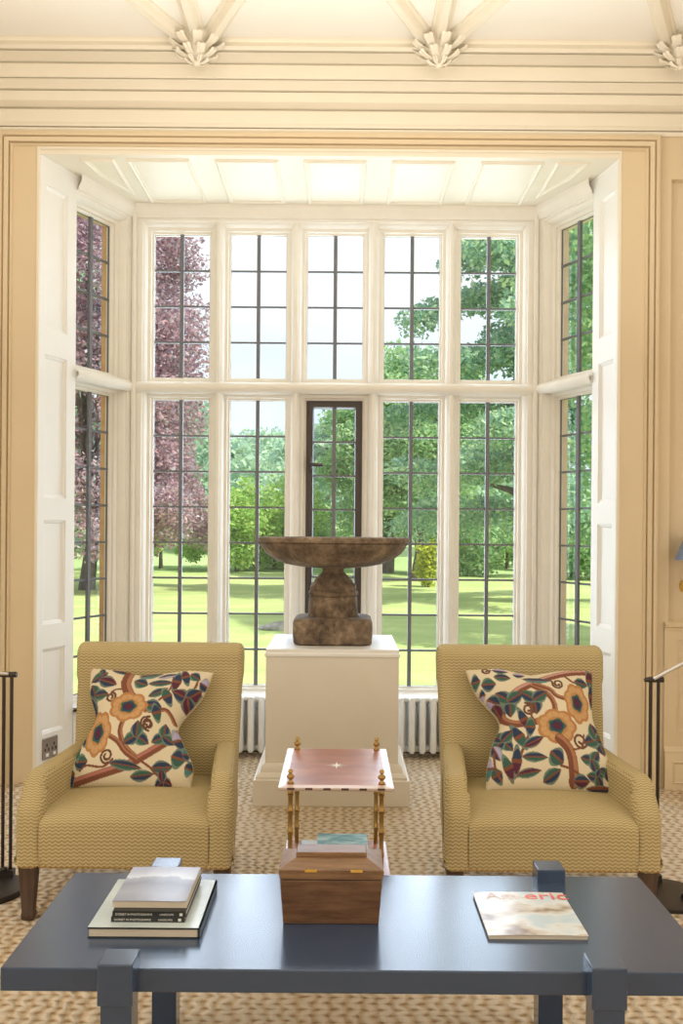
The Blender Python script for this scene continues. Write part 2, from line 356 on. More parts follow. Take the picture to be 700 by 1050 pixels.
struct(MB().loft([[(-RX, WY - p, z), (RX, WY - p, z)] for p, z in prof], closed=False).build('trim_3', M['cream'], smooth=35))
# dado: rail, panels, skirting on both sides
n_tr = 4
for x0, x1 in ((R + ARX + 0.0, RX), (-RX, L - ARX)):
    mb = MB().loft([[(x0, WY - p, z), (x1, WY - p, z)] for p, z in ((0, 0.835), (0.012, 0.838), (0.014, 0.853), (0.022, 0.858), (0.024, 0.873), (0.014, 0.880), (0.0, 0.886))], closed=False)
    struct(mb.build(f'trim_{n_tr}', M['wall'], smooth=40)); n_tr += 1
    w = x1 - x0; mb = MB(); y = WY - 0.008
    panel_face(mb, x0, x1, 0.225, 0.838, [(x0 + 0.07, x1 - 0.06, 0.30, 0.79)], 0.014, 0.03, y)
    xa, xb = x0 + 0.125, x1 - 0.12
    mb.rectring([(xa, xb, 0.35, 0.74, y + 0.014), (xa + .004, xb - .004, 0.354, 0.736, y + 0.002), (xa + .02, xb - .02, 0.37, 0.72, y + 0.0), (xa + .026, xb - .026, 0.376, 0.714, y + 0.014)])
    struct(mb.build('wall_front', M['wall']))
    mb = MB().loft([[(x0, WY - p, z), (x1, WY - p, z)] for p, z in ((0.03, 0.0), (0.03, 0.17), (0.022, 0.185), (0.024, 0.2), (0.012, 0.218), (0.008, 0.225), (0, 0.226))], closed=False)
    panel = (x0 + 0.04, x1 - 0.04, 0.03, 0.15)
    mb.rectring([(panel[0], panel[1], panel[2], panel[3], WY - 0.0301), (panel[0] + .006, panel[1] - .006, panel[2] + .006, panel[3] - .006, WY - 0.036), (panel[0] + .014, panel[1] - .014, panel[2] + .014, panel[3] - .014, WY - 0.0305)])
    struct(mb.build('baseboard_right' if x0 > 0 else 'baseboard_left', M['wall'], smooth=40))

# ------------------------------------------------------------------ bay
A = [(BC - AH, AY), (BC + AH, AY)]; B = [(BC - BH, WIN), (BC + BH, WIN)]
pan = [(2.43, 3.20), (1.52, 2.29), (0.835, 1.40), (0.245, 0.705)]
def reveal(p, q, name, flip):
    mw = frame_mat(p, q); w = (Vector(q) - Vector(p)).length
    mb = MB(); s0, s1 = (0.055, 0.078) if not flip else (0.078, 0.055)
    panel_face(mb, 0, w, 0, OT + 0.02, [(s0, w - s1, a, b) for a, b in pan], 0.014, 0.016)
    mb.add([(0, 0.04, 0), (w, 0.04, 0), (w, 0.04, OT + .02), (0, 0.04, OT + .02)], [(0, 1, 2, 3)])
    mb.add([(w if not flip else 0, 0, 0), (w if not flip else 0, 0.1, 0), (w if not flip else 0, 0.1, OT), (w if not flip else 0, 0, OT)], [(0, 1, 2, 3)])
    struct(mb.build(name, M['white'], matrix=mw))
reveal((L, WY), A[0], 'wall_bay_left', False); reveal(A[1], (R, WY), 'wall_bay_right', True)
# bay ceiling with moulded panels
BZ = 3.345
mb = MB(); pts = [(L - .02, WY + .004), (R + .02, WY + .004), (A[1][0] + .1, AY), (B[1][0] + .1, WIN + .1), (B[0][0] - .1, WIN + .1), (A[0][0] - .1, AY)]
mb.add([(x, y, BZ) for x, y in pts] + [(x, y, BZ + 0.25) for x, y in pts], [(0, 1, 2, 3, 4, 5), (6, 11, 10, 9, 8, 7)] + [(i, (i + 1) % 6, 6 + (i + 1) % 6, 6 + i) for i in range(6)])
def ring(poly, zb=BZ):
    c = Vector((sum(p[0] for p in poly) / len(poly), sum(p[1] for p in poly) / len(poly), 0)); lo = []
    for k, dz in ((0.0, 0.001), (0.004, -0.008), (0.012, -0.012), (0.02, -0.006), (0.026, -0.006), (0.03, 0.001)):
        l = []
        for i in range(len(poly)):
            p = Vector((*poly[i], 0)); a = (Vector((*poly[i - 1], 0)) - p).normalized(); b = (Vector((*poly[(i + 1) % len(poly)], 0)) - p).normalized()
            h = (a + b).normalized(); sn = math.sqrt(max(1e-3, (1 - a.dot(b)) / 2)); l.append(tuple(p + h * k / sn + Vector((0, 0, zb + dz))))
        lo.append(l)
    mb.loft(lo)
for k in range(-2, 3):
    x = BC + k * 0.477; ring([(x - .172, WY + 0.06), (x + .172, WY + 0.06), (x + .172, WIN - .06), (x - .172, WIN - .06)])
for s in (-1, 1):
    ring([(BC + s * 1.19, WY + .06), (BC + s * 1.37, WY + .06), (BC + s * 1.33, AY - 0.02), (BC + s * 1.19, AY + 0.3)])
struct(mb.build('ceiling_bay', M['cream'], smooth=35))
# lights: 5 bays + two canted wings, upper and lower
ZH, ZU1, ZU0, ZL1, ZL0, ZS = 3.345, 3.190, 2.300, 2.160, 0.390, 0.345
wn = [0]
def window(mw, c0, c1, h0, h1, zc0, zc1, zh0, zh1, rows, casement=False, outer='orange_stone'):
    wn[0] += 1
    mb = MB(); r = lambda o, y: (h0 - o, h1 + o, zh0 - o, zh1 + o, y)
    mb.rectring([r(0, .115), r(0, .085), r(.004, .078), r(.014, .074), r(.016, .060), r(.020, .058), r(.034, .052), r(.038, .034), r(.042, .030), r(.050, .012), r(.056, .008),
                 r(.058, 0.0), (c0, c1, zc0, zc1, 0.0)])
    mb.rectring([(c0, c1, zc0, zc1, .115), r(0, .115)])
    w = struct(mb.build(f'window_{wn[0]}', M['stone_paint'], smooth=40, matrix=mw))
    mo = MB().rectring([(h0, h1, zh0, zh1, .116), (h0 - .004, h1 + .004, zh0 - .004, zh1 + .004, .135), (h0 - .012, h1 + .012, zh0 - .012, zh1 + .012, .158), (c0, c1, zc0, zc1, .158)]); mo.build('outer_reveal', M[outer], w)
    fm = M['iron']; yb = 0.10
    if casement:
        mb = MB(); q = lambda o, y: (h0 + o, h1 - o, zh0 + o, zh1 - o, y)
        mb.rectring([q(-.002, .11), q(-.002, .075), q(.012, .070), q(.014, .064), q(.040, .064), q(.042, .078), q(.046, .110)])
        cf = mb.build('casement_frame', M['iron'], w, smooth=30)
        st = MB().box(h0 + .018, h0 + .034, .03, .066, zh1 - .43, zh1 - .35); st.tube([(h0 + .026, .035, zh1 - .39), (h0 + .026, .02, zh1 - .395), (h0 + .085, .010, zh1 - .405), (h0 + .10, .012, zh1 - .40)], [.013, .011, .011, .016])
        st.build('window_catch', M['iron'], cf, smooth=50)
        h0, h1, zh0, zh1 = h0 + .044, h1 - .044, zh0 + .044, zh1 - .044
    MB().box(h0 - .004, h1 + .004, yb - .002, yb + .002, zh0 - .004, zh1 + .004).build('pane', M['glass'], w)
    mb = MB(); xm = (h0 + h1) / 2
    mb.box(xm - .0115, xm + .0115, yb - .022, yb - .004, zh0 - (.03 if casement else 0), zh1 + (.03 if casement else 0))
    dz = (zh1 - zh0) / rows
    for k in range(1, rows): mb.box(h0, h1, yb - .010, yb + .004, zh0 + k * dz - .006, zh0 + k * dz + .006)
    for a in (h0, h1): mb.box(a - .002, a + .002, yb - .008, yb + .004, zh0, zh1)
    for a in (zh0, zh1): mb.box(h0, h1, yb - .008, yb + .004, a - .002, a + .002)
    mb.build('leaded_bars', M['lead'], w)
mw = frame_mat((BC, WIN), (BC + 1, WIN))
for k in range(-2, 3):
    x = k * 0.477
    c0, c1 = x - .2385, x + .2385
    if k == -2: c0 = -BH
    if k == 2: c1 = BH
    window(mw, c0, c1, x - .172, x + .172, 2.23, ZH, ZU0, ZU1, 4)
    window(mw, c0, c1, x - .172, x + .172, ZS, 2.23, ZL0, ZL1, 8, casement=(k == 0))
wl = (Vector(A[0]) - Vector(B[0])).length
for p, q, fl in ((A[0], B[0], False), (B[1], A[1], True)):
    mw = frame_mat(p, q)
    h0, h1 = (0.045, 0.405) if not fl else (wl - 0.405, wl - 0.045)
    c0, c1 = (-0.03, wl) if not fl else (0, wl + 0.03)
    om = 'pale_stone' if fl else 'orange_stone'
    window(mw, c0, c1, h0, h1, 2.23, ZH, ZU0, ZU1, 4, outer=om)
    window(mw, c0, c1, h0, h1, ZS, 2.23, ZL0, ZL1, 8, outer=om)
# roll moulding on transom of the canted wings and the main light; sill; wall under the sill
path = [A[0], B[0], B[1], A[1]]
def bay_sweep(offs, name, m, smooth=40):
    lo = []
    for o, z in offs:   # o = projection into the room
        s = o
        P = [Vector(p) for p in path]; out = []
        n0 = Vector((P[1].y - P[0].y, -(P[1].x - P[0].x))).normalized(); n2 = Vector((P[3].y - P[2].y, -(P[3].x - P[2].x))).normalized()
        m1 = (n0 + Vector((0, -1))).normalized(); m2 = (n2 + Vector((0, -1))).normalized()
        k1 = s / max(.3, m1.dot(n0)); k2 = s / max(.3, m2.dot(n2))
        for p, v in ((P[0], n0 * s), (P[1], m1 * k1), (P[2], m2 * k2), (P[3], n2 * s)): out.append((p.x + v.x, p.y + v.y, z))
        lo.append(out)
    return struct(MB().loft(lo, closed=False).build(name, m, smooth=smooth))
bay_sweep([(0, 2.195), (.012, 2.205), (.022, 2.218), (.024, 2.235), (.016, 2.25), (0, 2.262)], 'trim_20', M['stone_paint'])
bay_sweep([(0, 3.262), (.012, 3.268), (.014, 3.285), (.03, 3.305), (.034, 3.33), (.036, 3.35)], 'trim_21', M['stone_paint'])
bay_sweep([(-.1, 0.346), (.05, 0.346), (.06, 0.34), (.06, 0.325), (.05, 0.318), (0, 0.315)], 'trim_22', M['white'])
bay_sweep([(.002, 0.32), (.002, 0.0)], 'wall_bay', M['white'])
bay_sweep([(-.155, 0.36), (-.17, -0.7)], 'wall_bay_exterior', M['orange_stone'])
# corner shafts of the bay
for s in (-1, 1):
    x = BC + s * (BH - 0.012)
    struct(MB().lathe([(0.016, 0.34), (0.016, BZ)], 12, (x, WIN - 0.012, 0)).build('trim_23', M['stone_paint'], smooth=60))
    nv = Vector((s * (WIN - AY), AH - BH)).normalized() * .158; bx_ = BC + s * BH
    tri_ = [(bx_, WIN + .10), (bx_, WIN + .158), (bx_ + nv.x, WIN + nv.y), (bx_ + nv.x * .6, WIN + nv.y * .6)]
    struct(MB().loft([[(a, b, -.6) for a, b in tri_], [(a, b, BZ + .2) for a, b in tri_]], True, True, True).build('wall_bay_exterior', M['orange_stone']))

# ceiling ribs
def rib(p, q):
    p, q = Vector(p), Vector(q); d = (q - p).normalized(); n = Vector((-d.y, d.x))
    pr = [(-.048, 0.0), (-.046, -.012), (-.034, -.016), (-.026, -.036), (-.016, -.046), (0.016, -.046), (.026, -.036), (.034, -.016), (.046, -.012), (.048, 0)]
    return [[(a.x + n.x * o, a.y + n.y * o, CEIL + z) for o, z in pr] for a in (p, q)]
bx = [-0.745 + 1.216 * k for k in range(-1, 4)]; by = WY - 0.285
rib_i = 30
for x in bx:
    for x0, q in ((x, (x, by - 4.2)), (x - .075, (x - 0.608, by - 1.09)), (x + .075, (x + 0.608, by - 1.09))):
        mb = MB().loft(rib((x0, by + 0.0), q), closed=False)
        struct(mb.build(f'trim_{rib_i}', M['cream'], smooth=25)); rib_i += 1
# bosses
def make_boss():
    mb = MB()
    for ringi, (n, r0, r1, zt, zb, wd) in enumerate(((9, .05, .135, -.030, -.075, .052), (8, .03, .10, -.072, -.115, .045), (6, .012, .052, -.105, -.140, .030))):
        for k in range(n):
            a = 2 * PI * (k + .5 * (ringi % 2)) / n; ca, sa = math.cos(a), math.sin(a); rows = []
            for t in (0, .3, .6, .82, 1.0):
                r = r0 + (r1 - r0) * math.sin(t * PI * .55) / math.sin(.55 * PI); z = zb + (zt - zb) * t ** 1.4 + (-.012 if t == 1 else 0)
                hw = wd * (.55 + .6 * t if t < .7 else 1.25 - .9 * (t - .5)) * .5
                row = []
                for u, lift in ((-1, .0), (-.5, .010), (0, .003), (.5, .010), (1, .0)):
                    rr = r + lift; row.append((rr * ca - hw * u * sa, rr * sa + hw * u * ca, z))
                rows.append(row)
            mb.loft(rows, closed=False)
    mb.lathe([(.0, -.152), (.012, -.150), (.02, -.14), (.018, -.125), (.05, -.10), (.07, -.05), (.09, 0.0)], 16)
    return mb
bl = {1: 'leaf shaped plaster boss with three ribs, leftmost of the three along the cornice', 2: 'leaf shaped plaster boss with three ribs, middle one of the three along the cornice',
      3: 'leaf shaped plaster boss cut by the right picture edge, rightmost along the cornice', 0: 'acanthus leaf plaster boss beyond the left picture edge', 4: 'acanthus leaf plaster boss far beyond the right picture edge'}
boss = None
for i in (1, 2, 3):
    if boss is None: boss = make_boss().build('ceiling_boss', M['cream'], smooth=40); o = boss
    else: o = boss.copy(); COL.objects.link(o)
    o.location = (bx[i], by + 0.015, CEIL - 0.004); tag(o, bl[i], 'ceiling boss', 'plaster bosses along the cornice')

# wall socket on the left reveal
mw = frame_mat((L, WY), A[0])
sk = empty('wall_socket', (0, 0, 0)); sk.matrix_world = mw @ Matrix.Translation((0.118, 0, 0.165))
tag(sk, 'dark double power socket low on the white left reveal of the bay', 'power socket')
MB().box(-.062, .062, -.008, .0, -.058, .058).build('plate', M['socket_plate'], sk, bevel=.003)
for x in (-.030, .030):
    mb = MB()
    for dx, dz in ((0, .018), (-.014, -.006), (.014, -.006)): mb.box(x + dx - .005, x + dx + .005, -.0095, -.007, dz - .008, dz + .008)
    mb.build('outlet', M['plastic'], sk)
    MB().box(x - .010, x + .010, -.013, -.007, -.042, -.026).build('switch', M['white'], sk)

# ------------------------------------------------------------------ rug
rp = [(-RX + .04, RB + .05), (RX - .04, RB + .05), (RX - .04, WY - .001), (R - .02, WY - .001), (A[1][0] - .02, AY), (B[1][0] - .03, WIN - .03), (B[0][0] + .03, WIN - .03), (A[0][0] + .02, AY), (L + .02, WY - .001), (-RX + .04, WY - .001)]
rug = MB().loft([[(x, y, -.012) for x, y in rp], [(x, y, 0) for x, y in rp]], True, True, True).build('jute_rug', M['jute'])
tag(rug, 'chunky plaited straw coloured jute rug covering the whole floor', 'rug')

# ------------------------------------------------------------------ pedestal and tazza
PX, PY = -0.04, 4.925
ped = tag(empty('pedestal', (PX, PY, 0)), 'cream painted square pedestal with moulded base under the stone tazza', 'pedestal')
def sq(h, z): return [(-h, -h, z), (h, -h, z), (h, h, z), (-h, h, z)]
MB().loft([sq(.385, 0), sq(.385, .128)], True, True, True).build('plinth', M['plinth'], ped, bevel=.004)
MB().loft([sq(.372, .128), sq(.372, .140), sq(.362, .152), sq(.352, .158), sq(.350, .170), sq(.343, .190), sq(.336, .198), sq(.332, .200)], True, True, True).build('base_moulding', M['plinth'], ped, smooth=30)
MB().loft([sq(.330, .20), sq(.330, .728)], True, True, True).build('body', M['plinth'], ped, bevel=.003)
MB().loft([sq(.331, .726), sq(.336, .730), sq(.336, .742), sq(.330, .748), sq(.330, .762), sq(.326, .765)], True, True, True).build('cap', M['white'], ped, smooth=30)
urn = tag(empty('stone_tazza', (PX - .002, PY, .765)), 'weathered brown stone tazza, a wide shallow bowl on a waisted stem', 'urn')
mb = MB()
def rsq(h, z, n=40, e=7):
    o = []
    for j in range(n):
        a = 2 * PI * j / n; c, s = math.cos(a), math.sin(a); k = (abs(c) ** e + abs(s) ** e) ** (-1 / e); o.append((h * k * c, h * k * s, z))
    return o
mb.loft([rsq(.19, 0), rsq(.204, .008), rsq(.208, .05), rsq(.207, .112), rsq(.202, .126), rsq(.188, .134), rsq(.13, .138)], True, True, True)
base = mb.build('base', M['stone'], urn, smooth=50)
MB().lathe([(.128, .132), (.132, .142), (.130, .20), (.127, .236), (.118, .243), (.130, .250), (.131, .266), (.118, .276), (.123, .288), (.118, .302), (.100, .325), (.078, .350), (.060, .368), (.055, .378), (.058, .386), (.075, .396), (.12, .402)], 40).build('stem', M['stone'], urn, smooth=60)
MB().lathe([(.02, .385), (.10, .393), (.18, .399), (.255, .413), (.315, .437), (.358, .468), (.383, .500), (.392, .520), (.388, .524), (.401, .528), (.404, .545), (.398, .553), (.375, .555), (.355, .545), (.30, .50), (.2, .455), (.1, .44), (.02, .435)], 72).build('bowl', M['stone'], urn, smooth=50)

# ------------------------------------------------------------------ radiators
def radiator(x0, n, name_label, xend):
    r = tag(empty('column_radiator', (x0, 5.545, 0)), name_label, 'radiator')
    pitch = .0635
    for k in range(n):
        x = k * pitch; mb = MB()
        for yy in (-.052, 0.0, .052):
            mb.tube([(x, yy, .045), (x, yy, .075), (x, yy, .20), (x, yy, .325), (x, yy, .352)], [.015, .021, .0195, .021, .015], 12)
        for z in (.055, .345):
            mb.tube([(x, -.056, z), (x, .056, z)], .020, 12)
        mb.tube([(x - pitch / 2, 0, .055), (x + pitch / 2, 0, .055)], .018, 10); mb.tube([(x - pitch / 2, 0, .345), (x + pitch / 2, 0, .345)], .018, 10)
        mb.build('radiator_section', M['radiator'], r, smooth=60)
    for k in (0, n - 1):
        MB().lathe([(.022, 0.0), (.016, .01), (.014, .05)], 12, (k * pitch, -.03, 0)).lathe([(.022, 0.0), (.016, .01), (.014, .05)], 12, (k * pitch, .03, 0)).build('foot', M['radiator'], r, smooth=60)
radiator(-1.10, 12, 'low white column radiator under the bay window, left of the pedestal', 0)
radiator(0.362, 12, 'low white column radiator under the bay window, right of the pedestal', 0)

# ------------------------------------------------------------------ armchairs
def resample(pts, n, closed=False):
    """Catmull-Rom through pts"""
    P = [np.array(p, float) for p in pts]; out = []
    for i in range(len(P) - 1):
        p0, p1, p2, p3 = P[max(i - 1, 0)], P[i], P[i + 1], P[min(i + 2, len(P) - 1)]
        for k in range(n):
            t = k / n; out.append(tuple(0.5 * (2 * p1 + (p2 - p0) * t + (2 * p0 - 5 * p1 + 4 * p2 - p3) * t * t + (3 * p1 - p0 - 3 * p2 + p3) * t ** 3)))
    out.append(tuple(P[-1])); return out
def soft_slab(prof, xs_of, r, n=5):
    """extrude a closed (y,z) outline between two x limits with a rounded edge of radius r; xs_of(y,z) -> (x0,x1)"""
    P = [np.array(p) for p in prof]; m = len(P); loops = []
    nrm = []
    for i in range(m):
        d = P[(i + 1) % m] - P[i - 1]; d /= np.linalg.norm(d) + 1e-9; nrm.append(np.array((d[1], -d[0])))
    area = sum(P[i][0] * P[(i + 1) % m][1] - P[(i + 1) % m][0] * P[i][1] for i in range(m)) / 2
    sg = -1 if area > 0 else 1
    steps = [(r * (1 - math.sin(t)), r * (1 - math.cos(t))) for t in np.linspace(PI / 2, 0, n)]   # (x inset, shrink)
    seq = []
    for k, (xi, sh) in enumerate([(r * (1 - math.cos(t)), r * (1 - math.sin(t))) for t in np.linspace(0, PI / 2, n)]):
        seq.append((0, xi, sh))
    seq += [(1, xi, sh) for _, xi, sh in reversed(seq)]
    for side_, xi, sh in seq:
        l = []
        for i in range(m):
            q = P[i] + nrm[i] * sg * sh; x0, x1 = xs_of(P[i][0], P[i][1])
            l.append(((x0 + xi) if side_ == 0 else (x1 - xi), q[0], q[1]))
        loops.append(l)
    return MB().loft(loops, True, True, True)
def make_chair():
    ch = empty('armchair', (0, 0, 0))
    ow = lambda y: .374 - .054 * min(1, max(0, y / .55))
    # seat block with crowned top
    prof = resample([(0.004, .19), (0.004, .25), (0.003, .32), (.012, .348), (.04, .366), (.12, .378), (.30, .384), (.50, .372), (.60, .36)], 4)
    loops = []
    for y, z in prof:
        w = ow(y) - .083; l = []
        for k in range(-8, 9):
            t = k / 8; cr = .014 * (1 - t * t) * (1 if z > .33 else 0); bulge = -.006 * (1 - t ** 4) if y < .03 else 0
            l.append((w * t, y + bulge, z + cr))
        loops.append(l)
    mb = MB().loft(loops, closed=False)
    mb.add([(-.28, .006, .192), (.28, .006, .192), (.24, .60, .192), (-.24, .60, .192)], [(0, 1, 2, 3)])
    parts = {'seat': mb.build('seat', M['fabric'], ch, smooth=60, uv=True)}
    # arms
    top = resample([(0.0, .19), (0.0, .27), (0.0, .355), (.010, .392), (.036, .432), (.060, .470), (.082, .492), (.125, .503), (.30, .503), (.50, .508), (.62, .512)], 3)
    outl = top + [(.66, .50), (.66, .19)]
    for s in (-1, 1):
        def xs(y, z, s=s):
            o = ow(y); i = o - .092 + (.012 if z > .45 else 0); return (i, o) if s > 0 else (-o, -i)
        parts[s] = soft_slab(outl, xs, .030, 6).build('armrest', M['fabric'], ch, smooth=70, uv=True)
    # back
    fr = resample([(.50, .19), (.515, .40), (.555, .60), (.590, .74), (.598, .80), (.600, .845), (.618, .875), (.655, .888), (.695, .880), (.722, .852), (.728, .815), (.715, .780), (.71, .70), (.690, .50), (.66, .19)], 4)
    def xb(y, z):
        w = .338 - .016 * max(0, min(1, (.75 - z) / .5)); w = w - .006 * (1 if z < .76 else 0); return (-w, w)
    soft_slab(fr, xb, .026, 6).build('backrest', M['fabric'], ch, smooth=70, uv=True)
    # legs
    for sx, yy, back in ((-1, .045, 0), (1, .045, 0), (-1, .62, 1), (1, .62, 1)):
        x = sx * (.335 if not back else .275); a, b = .030, .019; dy = .05 if back else 0; mb = MB()
        q = lambda h, z, d=0: [(x - h, yy - h + d, z), (x + h, yy - h + d, z), (x + h, yy + h + d, z), (x - h, yy + h + d, z)]
        mb.loft([q(.016, 0, dy), q(b + .002, .004, dy), q(b + .002, .022, dy), q(b, .026, dy), q(a, .20)], True, True, True)
        mb.build('leg', M['wood_leg'], ch, bevel=.002)
    # nailhead trim
    mb = MB()
    def nail(x, y, z, nx, ny):
        mb.add([(x + nx * .003 + ny * .005 * math.cos(a), y + ny * .003 + nx * .005 * math.cos(a), z + .005 * math.sin(a)) for a in np.linspace(0, 2 * PI, 7)[:-1]] + [(x + nx * .006, y + ny * .006, z)],
               [(i, (i + 1) % 6, 6) for i in range(6)])
    for k in range(40): nail(-.355 + k * .71 / 39, -.002, .197, 0, -1)
    mb.build('nailhead_trim', M['nail'], parts['seat'])
    for s in (-1, 1):
        mb = MB()
        for k in range(26):
            y = .03 + k * .6 / 25; nail(s * (ow(y) - .0), y, .197, s, 0)
        mb.build('nailhead_trim', M['nail'], parts[s])
    return ch
CX, CY = 0.738, 3.167
c1 = make_chair(); c1.location = (-CX, CY, 0)
c2 = copy_tree(c1); c2.location = (CX - .003, CY, 0)
tag(c1, 'mustard zigzag upholstered armchair left of the pedestal, its seat behind the book stack', 'armchair', 'pair of armchairs')
tag(c2, 'mustard zigzag upholstered armchair right of the pedestal, its seat behind the magazine', 'armchair', 'pair of armchairs')

# ------------------------------------------------------------------ pillows with crewel print
LIN = (0.66, 0.57, 0.40); NAVY = (0.035, 0.05, 0.09); GRN = (0.05, 0.11, 0.085); BRN = (0.20, 0.075, 0.045); OCH = (0.42, 0.20, 0.075); OCH2 = (0.52, 0.31, 0.14); LILAC = (0.40, 0.36, 0.52); MAR = (0.10, 0.03, 0.05); TEAL = (0.08, 0.20, 0.20)
class Paint:
    def __init__(s, X, Y): s.X, s.Y = X, Y; s.c = np.tile(np.array(LIN), (X.size, 1)); s.rg = np.random.default_rng(3)
    def put(s, mask, col, a=1.0): s.c[mask] = s.c[mask] * (1 - a) + np.array(col) * a
    def leaf(s, cx, cy, l, w, ang, c1=NAVY, c2=GRN):
        t = math.radians(ang); dx, dy = s.X - cx, s.Y - cy; l, w = l * 1.14, w * 1.25; u = (dx * math.cos(t) + dy * math.sin(t)) / l; v = (-dx * math.sin(t) + dy * math.cos(t)) / w
        m = (np.abs(u) < 1) & (np.abs(v) < (1 - u * u) * (1 - .25 * u)); s.put(m & (v < 0), c1); s.put(m & (v >= 0), c2); s.put(m & (np.abs(v) < .12), BRN)
        s.put(m & (np.abs(v) > .72 * (1 - u * u)), (.22, .28, .20), .6)
    def lobed(s, cx, cy, r, n=3, ang=90, c1=NAVY, c2=GRN):
        for k in range(n):
            a = math.radians(ang + 360 * k / n); s.leaf(cx + r * .5 * math.cos(a), cy + r * .5 * math.sin(a), r * .62, r * .42, math.degrees(a), c1, c2)
    def flower(s, cx, cy, rx, ry, ang0=0):
        rx, ry = rx * 1.1, ry * 1.08; dx, dy = (s.X - cx) / rx, (s.Y - cy) / ry; r = np.hypot(dx, dy); a = np.arctan2(dy, dx)
        e = .86 + .13 * np.abs(np.cos(a * 3.5 + ang0)); m = r < e; s.put(m, OCH2); s.put(m & (r > e - .15), OCH); s.put(m & (np.abs(np.sin(a * 7 + ang0)) < .18) & (r > .45), OCH, .7)
        s.put(m & (r < .52), OCH, .8); s.put(r < .40 + .04 * np.cos(5 * a), GRN); s.put(r < .30, NAVY); s.put((r < .2), MAR)
    def stem(s, pts, w, c=BRN, hi=None):
        P = resample(pts, 8); D = np.full(s.X.size, 1e9); SG = np.zeros(s.X.size)
        for (x0, y0), (x1, y1) in zip(P[:-1], P[1:]):
            dx, dy = x1 - x0, y1 - y0; L2 = dx * dx + dy * dy + 1e-9; t = np.clip(((s.X - x0) * dx + (s.Y - y0) * dy) / L2, 0, 1)
            d = np.hypot(s.X - x0 - t * dx, s.Y - y0 - t * dy); sg = (s.X - x0) * dy - (s.Y - y0) * dx; k = d < D; D[k] = d[k]; SG[k] = sg[k]
        s.put(D < w, c)
        if hi: s.put((D < w * .85) & (SG > 0), hi); s.put(D < w * .12, c)
    def tendril(s, cx, cy, r, a0, turns, w=5, sgn=1):
        s.stem([(cx + r * (1 - .7 * t) * math.cos(a0 + sgn * turns * 2 * PI * t), cy + r * (1 - .7 * t) * math.sin(a0 + sgn * turns * 2 * PI * t)) for t in np.linspace(0, 1, 10)], w, (.13, .06, .04))
BR2 = (0.36, 0.17, 0.09)
def print_left(p):
    p.leaf(90, 160, 42, 24, 150); p.leaf(140, 190, 46, 26, 20, MAR, NAVY); p.leaf(100, 130, 20, 14, 60); p.leaf(210, 125, 60, 18, 5, LILAC, NAVY); p.leaf(345, 145, 55, 18, -8, NAVY, TEAL)
    p.stem([(238, 140), (232, 200), (255, 250), (290, 290)], 24, BRN, BR2); p.stem([(252, 380), (245, 440), (275, 505), (330, 550)], 12, BRN, BR2)
    p.stem([(0, 655), (140, 625), (280, 590), (350, 555), (420, 510), (470, 470), (510, 420)], 18, BRN, (.42, .17, .13)); p.stem([(195, 455), (240, 485), (280, 530), (330, 560)], 11, BRN, BR2)
    p.stem([(490, 385), (450, 335), (390, 345), (350, 345)], 9, BRN, BR2); p.stem([(580, 150), (570, 210), (520, 280)], 5); p.stem([(460, 150), (455, 230), (410, 290)], 5)
    p.leaf(305, 195, 34, 26, 20, NAVY, GRN); p.leaf(405, 198, 58, 16, 0); p.leaf(435, 155, 50, 12, -10, NAVY, LILAC); p.leaf(480, 190, 22, 48, 8, NAVY, MAR); p.leaf(520, 160, 20, 42, -20, MAR, NAVY)
    p.leaf(400, 250, 46, 18, -25); p.leaf(445, 270, 22, 42, -30, GRN, NAVY); p.leaf(385, 320, 42, 26, 15); p.leaf(405, 350, 20, 38, -20, NAVY, GRN)
    p.leaf(565, 155, 26, 22, 30, NAVY, GRN); p.leaf(610, 190, 20, 30, 20, LILAC, NAVY); p.lobed(540, 270, 66, 3, 200, NAVY, MAR); p.leaf(600, 270, 50, 14, 120, LILAC, MAR)
    p.lobed(90, 255, 56, 3, 120, NAVY, GRN); p.leaf(85, 320, 60, 22, 70, NAVY, MAR); p.tendril(170, 270, 26, -1.5, 1.4); p.stem([(215, 230), (180, 238), (150, 280)], 4, (.13, .06, .04))
    p.flower(265, 320, 88, 70); p.flower(135, 440, 60, 102, .5)
    p.lobed(325, 460, 58, 3, 30, NAVY, GRN); p.lobed(450, 455, 52, 3, 150, GRN, NAVY); p.tendril(365, 400, 30, -1.2, 1.6, 5, -1); p.tendril(375, 410, 26, 1.5, 1.2)
    p.leaf(70, 562, 30, 30, 0, GRN, NAVY); p.tendril(195, 545, 34, .8, 1.5); p.stem([(225, 560), (180, 590), (100, 580), (70, 600)], 5); p.leaf(285, 585, 72, 17, 8, NAVY, GRN)
    p.leaf(455, 588, 44, 24, -5, NAVY, GRN); p.leaf(365, 622, 50, 18, -8, GRN, NAVY); p.stem([(345, 560), (400, 590), (440, 620), (480, 600)], 5); p.lobed(460, 640, 40, 3, 20, MAR, NAVY)
    p.leaf(525, 545, 30, 40, 10, NAVY, GRN); p.leaf(575, 585, 18, 30, 10, NAVY, TEAL); p.leaf(515, 460, 24, 46, -30, LILAC, NAVY); p.leaf(555, 520, 16, 30, -20, TEAL, NAVY)
    p.leaf(15, 620, 30, 50, -20, GRN, NAVY); p.leaf(40, 490, 16, 60, -10, NAVY, GRN); p.leaf(60, 450, 14, 40, -20, TEAL, NAVY)
    p.put((p.X < 60) & (p.Y < 150) & (p.X + p.Y * .6 < 105), (.45, .20, .16), .8)
